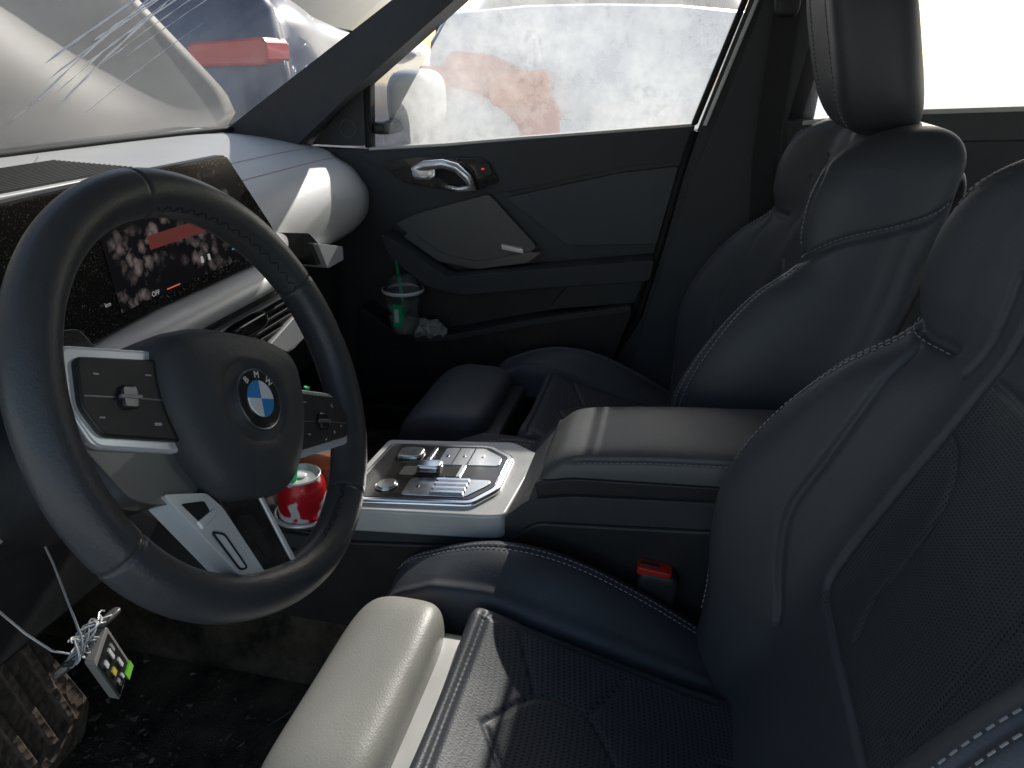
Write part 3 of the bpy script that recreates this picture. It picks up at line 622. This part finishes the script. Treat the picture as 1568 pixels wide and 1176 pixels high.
lathe("cup_wall",[(.026,0),(.036,.095),(.0375,.098)],(.016,.480,.506),CLR,CUP); lathe("drink",[(.001,.002),(.025,.002),(.034,.075),(.001,.075)],(.016,.480,.506),COF,CUP)
lathe("lid",[(.0375,.098),(.036,.104),(.022,.112),(.001,.114)],(.016,.480,.506),WHITE,CUP)
IC=empty("iced_coffee_cup"); c=(.655,.592,.545)
lathe("cup_wall",[(.030,0),(.043,.092),(.045,.095)],c,CLR,IC); lathe("cup_lid",[(.045,.095),(.046,.101),(.040,.103),(.034,.122),(.018,.134),(.006,.136)],c,CLR,IC)
lathe("cup_rim",[(.0455,.094),(.0475,.096),(.0475,.101),(.0455,.102)],c,WHITE,IC)
lathe("drink",[(.001,.003),(.0290,.003),(.034,.034),(.001,.034)],c,mat("milky",(.35,.32,.28),.3),IC)
prism("cup_label",[(c[1]-.012,c[2]+.025),(c[1]+.010,c[2]+.025),(c[1]+.010,c[2]+.075),(c[1]-.012,c[2]+.075)],c[0]-.0425,c[0]-.0400,PX,GRN,IC,0)
prism("cup_label_print",[(c[1]-.003,c[2]+.035),(c[1]+.006,c[2]+.035),(c[1]+.006,c[2]+.065),(c[1]-.003,c[2]+.065)],c[0]-.0435,c[0]-.0427,PX,WHITE,IC,0)
tube("straw",[(.655,.588,.56),(.652,.604,.708)],.0034,GRN,IC,10)
rblock("crumpled_tissue",(.668,.545,.552),(.02,.045,.014),mat("tissue",(.45,.42,.38),.9,bump=1,bscale=60,bdist=.01),IC,n=3,deform=lambda P_:P_+.006*np.sin(P_[:,[1,2,0]]*190))
# ------------------------------------------------------------------ seat belt buckle
BK=empty("seat_belt_buckle")
rblock("buckle_body",(-.119,-.008,.522),(.013,.024,.042),HARD,BK,n=7,rot=('X',.1)); rblock("release_button",(-.119,-.006,.564),(.0105,.0205,.006),RED,BK,n=6,rot=('X',.1))
rblock("buckle_stem",(-.119,-.03,.455),(.010,.017,.06),RUB,BK,n=6,rot=('X',.3)); rblock("button_slot",(-.119,.0,.5695),(.0035,.012,.0022),HARD,BK,n=5,rot=('X',.1))
# ------------------------------------------------------------------ passenger door
DR=empty("car_door")
belt=[(.830,.935),(.687,.933),(.509,.947),(.339,.965),(.166,.982),(-.005,.999)]
prism("door_panel",belt+[(.018,.90),(.045,.768),(.080,.608),(.157,.454),(.20,.30),(.84,.30)],.720,.765,PX,SOFT2,DR,.006)
prism("door_shell",[(-.12,.29),(1.12,.29),(1.12,.93),(.68,.918),(-.02,.978),(-.12,.98)],.766,.80,PX,RUB,DR,0)
prism("upper_pad",rpoly([(.70,.925),(.509,.940),(.166,.975),(.002,.990),(.010,.935),(.135,.915),(.36,.858),(.40,.855),(.60,.868),(.66,.895)],.008),.712,.73,PX,SOFT,DR,.006)
prism("rear_insert",rpoly([(.372,.845),(.135,.905),(.020,.922),(.050,.765),(.236,.752)],.008),.706,.73,PX,LEA,DR,.007)
prism("handle_bezel",rpoly([(.655,.908),(.568,.922),(.416,.924),(.384,.878),(.43,.858),(.482,.853),(.600,.870)],.012),.704,.73,PX,PIANO,DR,.005)
prism("handle_recess",rpoly([(.54,.906),(.455,.908),(.450,.870),(.50,.868)],.012),.699,.73,PX,RUB,DR,.003)
HCH=mat("handle_chrome",(.95,.95,.95),.14,metal=.75,var=.03)
tube("door_handle",[(.694,.572,.898),(.684,.540,.908),(.682,.500,.913),(.684,.472,.907),(.686,.450,.888),(.692,.438,.866),(.694,.47,.860),(.690,.500,.866)],[.004,.011,.010,.010,.010,.009,.006,.004],HCH,DR,12)
rblock("handle_flag",(.688,.545,.893),(.004,.026,.015),HCH,DR,n=3)
prism("lock_button",rpoly([(.436,.912),(.405,.914),(.400,.892),(.430,.888)],.003),.700,.71,PX,HARD,DR,.002)
prism("lock_led",[(.422,.902),(.416,.902),(.416,.905),(.422,.905)],.698,.701,PX,emis("led_red",(1,.05,.03),.8),DR,0)
prism("pull_panel",rpoly([(.622,.779),(.560,.806),(.407,.852),(.300,.745),(.330,.722),(.430,.698),(.513,.709),(.575,.745)],.010),.702,.73,PX,CARB,DR,.005)
prism("pull_rim",rpoly([(.60,.752),(.52,.702),(.43,.690),(.32,.712),(.29,.735),(.315,.735),(.43,.706),(.51,.718),(.585,.765)],.004),.694,.73,PX,SPG,DR,.003)
prism("door_tag",[(.378,.749),(.330,.741),(.328,.731),(.376,.738)],.692,.703,PX,SILV,DR,.001)
prism("door_armrest",rpoly([(.640,.765),(.60,.748),(.563,.722),(.489,.678),(.285,.709),(.050,.744),(.055,.700),(.285,.668),(.46,.640),(.54,.655),(.62,.715)],.012),.655,.73,PX,SOFT,DR,.014,5)
prism("rear_pad",rpoly([(.270,.612),(.227,.672),(.065,.708),(.085,.640)],.008),.690,.73,PX,SOFT2,DR,.008)
prism("door_pocket",rpoly([(.70,.600),(.640,.552),(.571,.535),(.477,.548),(.282,.600),(.082,.642),(.12,.52),(.19,.40),(.72,.40)],.02),.655,.73,PX,HARD,DR,.010)
prism("pocket_lip",rpoly([(.571,.533),(.477,.548),(.282,.603),(.090,.645),(.090,.634),(.282,.590),(.477,.536),(.571,.522)],.004),.650,.67,PX,SOFT2,DR,.004)
prism("belt_lit_dust",[(.68,.936),(.509,.950),(.339,.968),(.166,.985),(.0,1.002),(.0,.996),(.166,.979),(.339,.962),(.509,.944),(.68,.930)],.719,.750,PX,BELTLIT,DR,.002)
prism("tweeter_cover",rpoly([(.812,.940),(.683,1.060),(.686,.940)],.008),.715,.74,PX,SOFT,DR,.005)
tube("tweeter_ring",[(.713,.722+.018*math.cos(a),.975+.018*math.sin(a)) for a in np.linspace(0,2*math.pi,32,endpoint=False)],.0012,SPG,DR,6,True)
prism("window_post",[(.690,.935),(.676,.935),(.668,1.066),(.684,1.062)],.722,.75,PX,RUB,DR,.003)
GW=glassmat("dusty_side_glass",.24,.28,(.97,.96,.93),5,tracks=.20,diff=.05)
mesh("window_glass",[(.752,.676,.93),(.752,-.01,.99),(.735,-.12,1.30),(.735,.33,1.30),(.742,.50,1.19)],[(0,1,2,3,4)],GW,DR,False)
CM=mat("mirror_shell",(.62,.61,.59),.4,dust=.3)
rblock("door_mirror",(.905,.63,1.025),(.095,.055,.068),CM,DR,n=3.2); rblock("mirror_foot",(.80,.66,.975),(.07,.02,.015),HARD,DR,n=4)
# ------------------------------------------------------------------ car body
CB=empty("car_body")
PIL=mat("pillar_trim",(.065,.067,.072),.7,bump=.2)
prism("a_pillar",rpoly([(1.03,.955),(.953,.990),(.581,1.222),(.42,1.32),(.34,1.32),(.462,1.217),(.660,1.070),(.835,.930)],.006),.665,.745,PX,SOFT,CB,.015,5)
prism("b_pillar",rpoly([(-.010,.990),(-.078,1.215),(-.110,1.33),(-.27,1.33),(-.200,1.214),(-.17,1.0),(-.24,.33),(.21,.33),(.150,.454),(.076,.608),(.040,.768),(.014,.90)],.006),.700,.758,PX,PIL,CB,.006,4)
prism("b_pillar_cover",rpoly([(-.036,.990),(-.104,1.215),(-.136,1.33),(-.26,1.33),(-.196,1.214),(-.165,1.0),(-.22,.40),(.10,.40),(.060,.608),(.022,.768),(-.006,.90)],.006),.684,.702,PX,PIL,CB,.008,4)
prism("b_pillar_sun_block",[(-.015,.97),(-.084,1.215),(-.120,1.36),(-.245,1.36),(-.235,1.214),(-.225,.97)],.766,.80,PX,RUB,CB,0)  # outer panel added to block the sun from the armrest
prism("door_seal",[(-.008,1.0),(-.076,1.215),(-.108,1.33),(-.098,1.33),(-.064,1.215),(.004,1.0)],.702,.762,PX,RUB,CB,.004)
prism("window_frame",[(-.026,1.0),(-.094,1.215),(-.124,1.33),(-.117,1.33),(-.086,1.215),(-.018,1.0)],.690,.703,PX,SILVM,CB,.002)
tube("door_seal_lower",[(.702,-.005,.990),(.702,.014,.91),(.702,.040,.768),(.702,.074,.608),(.702,.150,.454),(.702,.20,.33)],.008,RUB,CB)
prism("seat_belt",[(-.120,1.33),(-.165,1.33),(-.158,.95),(-.19,.55),(-.145,.55),(-.115,.95)],.672,.675,PX,mat("belt_web",(.03,.03,.03),.8,bump=.5,bscale=900),CB,0)
rblock("belt_anchor",(.668,-.14,1.22),(.012,.022,.035),HARD,CB,n=4)
prism("rear_door",rpoly([(-.16,1.01),(-.407,1.035),(-.60,1.045),(-1.2,1.07),(-1.2,.30),(-.20,.30)],.01),.715,.76,PX,SOFT2,CB,.012)
prism("rear_door_insert",rpoly([(-.40,.98),(-.62,.99),(-.60,.90),(-.45,.88)],.02),.705,.72,PX,SOFT,CB,.006)
prism("rear_belt_trim",[(-.20,1.012),(-.407,1.037),(-.60,1.047),(-1.1,1.065),(-1.1,1.055),(-.60,1.038),(-.407,1.028),(-.20,1.004)],.710,.75,PX,BELTLIT,CB,.002)
mesh("rear_glass",[(.752,-.2,1.0),(.752,-1.1,1.05),(.735,-.95,1.28),(.735,-.25,1.30)],[(0,1,2,3)],glassmat("dusty_rear_glass",.22,.2,(.97,.96,.94),4,diff=.05),CB,False)
ROOF=mat("roof_lining",(.30,.29,.28),.9)
V=[];F=[]; ys=[.585,.55,.40,0,-.6,-1.1,-1.5]; zc_=[1.292,1.305,1.340,1.365,1.36,1.33,1.25]
xr=np.linspace(-1,1,25)
for y,z in zip(ys,zc_):
    for t in xr: V.append((t*.66,y-.11*t*t*(y>.3),z-.05*abs(t)**3))
for i in range(6):
    for j in range(24): F.append((i*25+j,i*25+j+1,(i+1)*25+j+1,(i+1)*25+j))
ob=mesh("roof",V,F,ROOF,CB); sm=ob.modifiers.new("s",'SOLIDIFY'); sm.thickness=.03; sm.offset=1
for s in (-1,1): tube("roof_rail",[(s*.70,.50,1.27),(s*.67,.38,1.315),(s*.66,0,1.335),(s*.66,-.6,1.33),(s*.66,-1.2,1.28)],[.02,.025,.025,.025,.02],SOFT,CB,12)
prism("a_pillar_near",[(1.03,.955),(.953,.990),(.42,1.32),(.34,1.32),(.835,.930)],-.745,-.685,PX,SOFT,CB,.012)
for s0,s1 in ((-.76,-.66),(.66,.80)): prism("sill",rpoly([(1.1,.22),(1.1,.35),(-1.2,.35),(-1.2,.22)],.02),s0,s1,PX,HARD,CB,.02)
prism("cabin_floor",[(-.70,-1.5),(.74,-1.5),(.74,1.1),(-.70,1.1)],.25,.285,PZ,CARP,CB,0)
prism("firewall",[(-.72,.285),(.78,.285),(.78,.95),(-.72,.95)],1.09,1.12,PY,CARP,CB,0)
prism("rear_bulkhead",[(-.72,.285),(.74,.285),(.74,1.0),(-.72,1.0)],-1.55,-1.5,PY,CARP,CB,0)
RS=empty("rear_bench"); rblock("bench_cushion",(0,-.98,.46),(.64,.24,.09),LEA,RS,n=6); rblock("bench_back",(0,-1.30,.76),(.64,.09,.30),LEA,RS,n=6,rot=('X',.35))
prism("tunnel",[(-.14,.285),(.14,.285),(.11,.40),(-.11,.40)],-1.0,1.05,PY,CARP,CB,.02)
WS=empty("windshield")
GWS=glassmat("dirty_windscreen",.06,.16,(.80,.80,.80),2.5)
NXW=20; V=[];F=[]
for i in range(11):
    t=i/10
    for j in range(NXW+1):
        xx=-1+2*j/NXW; V.append((xx*(.76-.10*t),1.05-.48*t-.09*xx*xx,.965+.335*t+.02*math.sin(math.pi*t)))
for i in range(10):
    for j in range(NXW): a=i*(NXW+1)+j; F.append((a,a+1,a+NXW+2,a+NXW+1))
mesh("glass",V,F,GWS,WS)
def wsp(x,z):
    t=(z-.965)/.335; t2=t-.02*math.sin(math.pi*max(0,min(1,t)))/.335; q=x/(.76-.10*t2); return (x,1.05-.48*t2-.09*q*q+.004,z+.004)
SCT=mat("scratch_white",(.92,.92,.90),.8)
for (x0,z0,x1,z1,r) in ((.140,1.050,.180,1.200,.0014),(.165,1.060,.225,1.215,.0010),(.19,1.04,.215,1.18,.0015),(.20,1.09,.27,1.22,.0008),(.10,1.10,.19,1.24,.0014),(.15,1.13,.21,1.22,.0017),(.12,1.02,.15,1.08,.0009),(.24,1.11,.29,1.20,.0007),(.255,1.02,.33,1.16,.0006),(.13,1.08,.22,1.23,.0010),(.175,1.10,.25,1.23,.0014)):
    k=14; tube("scratch",[wsp(x0+(x1-x0)*i/k+random.uniform(-.001,.001),z0+(z1-z0)*i/k) for i in range(k+1)],[r*random.uniform(.2,1.3) for i in range(k+1)],SCT,WS,5)
tube("lower_seal",[(x_,1.045-.09*(x_/.76)**2-.005,.972) for x_ in np.linspace(-.72,.72,30)],.006,RUB,WS)
# raised, bent bonnet of the car
HM=mat("bonnet_paint",(.19,.165,.14),.55,dust=.5,dustcol=(.28,.24,.19),nscale=2,var=.25)
V=[];F=[]; nx,ny=48,40
for i in range(ny+1):
    v=i/ny
    for j in range(nx+1):
        u_=-1+2*j/nx; xr_=.80
        if u_>0: xr_=float(np.interp(v,[0,.10,.16,.375,.6,1],[.86,1.0,.98,.76,.56,.30]))
        V.append((u_*xr_,1.19+.12*v+.05*math.sin(u_*2.3+v*2)*v-.04*u_*u_*(1-v)+.012*math.sin(9*u_+7*v),.93+.80*v+.012*math.sin(u_*5+v*4)-.02*u_*u_))
for i in range(ny):
    for j in range(nx): a=i*(nx+1)+j; F.append((a,a+1,a+nx+2,a+nx+1))
ob=mesh("bonnet",V,F,HM,CB); sm=ob.modifiers.new("s",'SOLIDIFY'); sm.thickness=.02
prism("cowl",[(-.76,.90),(.76,.90),(.76,.965),(-.76,.965)],1.06,1.17,PY,HARD,CB,.01)
# ------------------------------------------------------------------ hanging module, pedals, debris
HG=empty("hanging_key_module")
tube("cord",[(-.392,.56,.74),(-.398,.54,.68),(-.405,.525,.62),(-.408,.52,.603)],.0011,THR,HG,6)
tube("cord_loop",[(-.47,.53,.69),(-.455,.525,.65),(-.44,.52,.618),(-.424,.52,.60),(-.405,.52,.606)],.0011,WHITE,HG,6)
for i in range(9):
    a0=random.uniform(0,6.28); c0=np.array([-.405+random.uniform(-.008,.008),.518,.601]); tube("wire_coil",[tuple(c0+np.array([(.012+.002*i)*math.cos(a0+t),.006*math.sin(3*t),.010*math.sin(a0*2+t*1.3)])) for t in np.linspace(0,5,24)],.0009,(THR,WHITE,SILV)[i%3],HG,5)
hm=lambda a,b,h:(-.392+a*.86-b*.25, .515+h+a*.3, .560+b*.93+a*.30)
prism("module_case",rpoly([(-.020,-.034),(.022,-.034),(.022,.034),(-.020,.034)],.004),-.006,.006,hm,mat("case_grey",(.30,.29,.27),.4,dust=.3,nscale=40),HG,.002)
prism("module_face",[(-.016,-.029),(.017,-.029),(.017,.028),(-.016,.028)],-.0075,-.005,hm,mat("module_black",(.02,.02,.02),.4),HG,0)
for i,(a,b,w,h_,m_) in enumerate(((-.009,.016,.005,.008,WHITE),(.004,.014,.004,.014,WHITE),(.010,.016,.003,.010,THR),(-.006,-.002,.006,.008,mat("yellow_tag",(.7,.6,.1),.5)),(.008,-.008,.004,.012,WHITE),(-.008,-.018,.004,.008,THR),(.0,-.020,.003,.006,WHITE),(.012,-.030,.016,.010,mat("green_tag",(.25,.75,.08),.5)))):
    prism("module_chip",[(a-w/2,b-h_/2),(a+w/2,b-h_/2),(a+w/2,b+h_/2),(a-w/2,b+h_/2)],-.0095,-.007,hm,m_,HG,0)
for sx_,sz_ in ((-.432,.592),(-.372,.600)): rblock("module_bracket",(sx_,.52,sz_),(.014,.005,.003),SPG,HG,n=3,rot=None)
PD=empty("pedal_box")
RUST=mat("dusty_metal",(.08,.06,.048),.7,dust=.7,dustcol=(.26,.20,.15),nscale=30,bump=1,bscale=80,bdist=.004)
prism("footrest",rpoly([(-.46,.62),(-.385,.60),(-.350,.52),(-.315,.40),(-.335,.365),(-.46,.36)],.008),.64,.665,PY,RUST,PD,.006)
for i in range(3): prism("footrest_rib",[(-.45+.03*i,.59),(-.44+.03*i,.59),(-.40+.03*i,.40),(-.41+.03*i,.40)],.634,.642,PY,RUST,PD,.002)
tube("bracket_arm",[(-.54,.60,.66),(-.53,.62,.58),(-.50,.66,.48),(-.47,.70,.40)],[.016,.014,.012,.012],RUST,PD,10)
prism("brake_pedal",rpoly([(-.40,.40),(-.32,.40),(-.32,.47),(-.40,.47)],.01),.80,.82,PY,RUB,PD,.006); tube("brake_arm",[(-.36,.83,.46),(-.36,.86,.62)],.008,RUST,PD)
prism("accelerator",rpoly([(-.27,.32),(-.22,.32),(-.22,.50),(-.27,.50)],.008),.82,.84,PY,RUB,PD,.005)
V=[];F=[]
for i in range(2600):
    if i%3: x_=random.gauss(-.32,.09); y_=random.gauss(.70,.11)
    else: x_=random.uniform(-.62,-.12); y_=random.uniform(.30,1.0)
    if not(-.65<x_<-.12 and .28<y_<1.05): continue
    z_=.286; s=random.choice((.0006,.0008,.001,.0012,.0015,.002,.0035) if i%14 else (.008,.006))*random.uniform(.5,1.3)
    b0=len(V)
    for k in range(5): V.append((x_+random.uniform(-s,s),y_+random.uniform(-s,s),z_+random.uniform(0,s*.9)))
    for f in ((0,1,2),(0,2,3),(0,3,4),(1,2,3),(1,3,4),(0,1,4)): F.append(tuple(b0+k for k in f))
mesh("dirt_crumbs",V,F,mat("crumbs",(.20,.165,.13),.97,var=.7,nscale=60,spec=.1),None,False)
tube("loose_wire",[(-.50,.55,.300),(-.42,.52,.292),(-.33,.53,.290),(-.25,.50,.292),(-.18,.46,.290)],.0016,HARD,None,6)
# ------------------------------------------------------------------ outside
def carmodel(loc,rot,col,tail,band=None,zs=1.0):
    C=empty("parked_car"); PM=mat("car_paint",col,.3,metal=.1,coat=.6,dust=.15,nscale=2); DG=mat("dark_glass",(.02,.022,.025),.08)
    yst=[-2.15,-2.10,-1.9,-1.4,-.7,0,.7,1.3,1.8,2.05,2.12]; wst=[.70,.80,.87,.90,.90,.90,.90,.89,.85,.76,.66]; zt_=[.70,.98,1.05,1.02,.99,.98,.97,.92,.82,.72,.60]; zb_=[.42,.30,.24,.20,.20,.20,.20,.20,.22,.28,.36]
    R_=[]
    for y in np.linspace(-2.15,2.12,90):
        w=herm(yst,wst,y); z1=herm(yst,zt_,y); z0=herm(yst,zb_,y)
        pts=[(0,z0),(.85*w,z0),(.97*w,z0+.10),(w,z0+.35*(z1-z0)),(w*.995,z0+.65*(z1-z0)),(w*.96,z0+.88*(z1-z0)),(w*.86,z1),(w*.4,z1+.03),(0,z1+.035)]
        row=[(x_,y,z) for x_,z in pts]+[(-x_,y,z) for x_,z in pts[-2:0:-1]]; R_.append(row)
    gridmesh("body",np.array(R_,float),PM,C,True,cap=True)
    TL=mat("tail_red",tail,.2,coat=.5)
    if band:
        f=lambda x:-.72+(x+.12)*.60
        prism("tailgate_stripe",rpoly([(f(a),b) for a,b in ((-.12,.985),(.22,.975),(.52,.91),(.80,.78),(.80,.60),(.56,.60),(.44,.72),(.18,.82),(-.12,.85))],.05),-2.20,-2.08,PY,mat("band_paint",band,.35,coat=.5),C,.02)
        prism("reflector_lamp",rpoly([(-.50,.78),(-.22,.78),(-.22,.92),(-.50,.90)],.03),-2.24,-2.1,PY,TL,C,.02)
    cs=[(-1.95,.62,1.0,.0),(-1.6,.64,1.02,.26),(-1.1,.66,1.0,.42),(-.4,.67,.99,.46),(.3,.66,.98,.43),(.8,.64,.97,.22),(1.15,.60,.96,.0)]
    R_=[]
    for y,w,z0,h_ in cs:
        pts=[(w*1.22,z0-.02),(w*1.16,z0+.4*h_),(w*.98,z0+.85*h_),(w*.8,z0+h_),(0,z0+h_+.03)]
        R_.append([(x_,y,z) for x_,z in pts]+[(-x_,y,z) for x_,z in pts[-2::-1]])
    g=gridmesh("cabin",np.array(R_,float),DG,C,False); s=g.modifiers.new("s",'SUBSURF'); s.levels=2; s.render_levels=2
    prism("roof_skin",rpoly([(-.52,-1.2),(.52,-1.2),(.52,.25),(-.52,.25)],.15),1.43,1.485,PZ,PM,C,.03)
    for s_ in (-1,1):
        for yy in (-1.35,1.35):
            A=Matrix.Rotation(math.radians(90),3,'Y')
            lathe("wheel_arch",[(.36,-.01),(.36,.012),(.30,.015)],(s_*.895,yy,.33),RUB,C,40,A)
            lathe("tyre",[(.20,-.10),(.31,-.10),(.33,-.07),(.33,.07),(.31,.10),(.20,.10)],(s_*.83,yy,.33),RUB,C,40,A)
            lathe("rim",[(.0,.08*s_),(.05,.09*s_),(.06,.06*s_),(.19,.08*s_),(.21,.10*s_)],(s_*.84,yy,.33),SILVD,C,40,A)
        prism("tail_light",rpoly([(s_*.52,.84),(s_*.86,.85),(s_*.86,.93),(s_*.52,.91)],.03),-2.17,-1.94,PY,TL,C,.03)
        prism("head_lamp",rpoly([(s_*.50,.62),(s_*.82,.66),(s_*.82,.76),(s_*.50,.72)],.03),1.92,2.10,PY,WHITE,C,.03)
        rblock("side_mirror",(s_*1.0,.75,1.0),(.09,.05,.06),PM,C,n=3)
    prism("number_plate",[(-.26,.62),(.26,.62),(.26,.73),(-.26,.73)],-2.19,-2.12,PY,WHITE,C,.004)
    prism("rear_bumper",rpoly([(-.82,.32),(.82,.32),(.84,.56),(-.84,.56)],.06),-2.22,-2.0,PY,PM,C,.05)
    C.location=loc; C.rotation_euler=(0,0,rot); C.scale=(1,1,zs); return C
carmodel((5.05,.60,0),math.radians(-86),(.80,.79,.78),(.85,.22,.08),(.62,.05,.035),1.17)
carmodel((4.15,2.75,0),math.radians(-84),(.022,.040,.10),(.6,.03,.03),None,1.28)
G,nt,b=newmat("pale_gravel"); N=nt.nodes; Lk=nt.links; tc=N.new("ShaderNodeTexCoord"); n1=N.new("ShaderNodeTexNoise"); n1.inputs["Scale"].default_value=1.2; n1.inputs["Detail"].default_value=12; n1.inputs["Roughness"].default_value=.75; Lk.new(tc.outputs["Object"],n1.inputs["Vector"])
cr=N.new("ShaderNodeValToRGB"); cr.color_ramp.elements[0].color=(.60,.58,.54,1); cr.color_ramp.elements[1].color=(.78,.76,.72,1); cr.color_ramp.elements[0].position=.3; cr.color_ramp.elements[1].position=.7; Lk.new(n1.outputs["Fac"],cr.inputs[0]); Lk.new(cr.outputs[0],b.inputs["Base Color"]); b.inputs["Roughness"].default_value=.95
bp=N.new("ShaderNodeBump"); bp.inputs["Distance"].default_value=.03; Lk.new(n1.outputs["Fac"],bp.inputs["Height"]); Lk.new(bp.outputs[0],b.inputs["Normal"])
mesh("ground",[(-900,-900,0),(900,-900,0),(900,900,0),(-900,900,0)],[(0,1,2,3)],G,None,False)
# ------------------------------------------------------------------ light
EL,AZ=math.radians(30),math.radians(99.5)
sd_=Vector((math.cos(EL)*math.sin(AZ),math.cos(EL)*math.cos(AZ),math.sin(EL)))
sl=bpy.data.lights.new("sun",'SUN'); sl.energy=5; sl.angle=math.radians(.5); sl.color=(1,.96,.9); so=bpy.data.objects.new("sun",sl); COL.objects.link(so); so.rotation_euler=sd_.to_track_quat('Z','Y').to_euler()
w=bpy.data.worlds.new("World"); scene.world=w; w.use_nodes=True; nt=w.node_tree; bg=nt.nodes["Background"]; sky=nt.nodes.new("ShaderNodeTexSky"); sky.sky_type='NISHITA'; sky.sun_disc=False; sky.sun_elevation=EL; sky.sun_rotation=AZ; sky.dust_density=1.2; sky.air_density=1.2
nt.links.new(sky.outputs[0],bg.inputs[0]); bg.inputs[1].default_value=.15
scene.view_settings.view_transform='Standard'; scene.view_settings.look='None'; scene.view_settings.exposure=0
# ------------------------------------------------------------------ camera
yaw,pit,roll=.222,.4079,.0086
Fv=Vector((math.cos(yaw)*math.cos(pit),math.sin(yaw)*math.cos(pit),-math.sin(pit))); Rv=Vector((math.sin(yaw),-math.cos(yaw),0)); Uv=Rv.cross(Fv)
R2=Rv*math.cos(roll)+Uv*math.sin(roll); U2=Uv*math.cos(roll)-Rv*math.sin(roll)
cd=bpy.data.cameras.new("camera"); cd.lens=36*1148.472/1568; cd.clip_start=.02; cd.clip_end=3000; co=bpy.data.objects.new("camera",cd); COL.objects.link(co)
co.matrix_world=Matrix(((R2[0],U2[0],-Fv[0],-.8622),(R2[1],U2[1],-Fv[1],0),(R2[2],U2[2],-Fv[2],1.113),(0,0,0,1)))
scene.camera=co
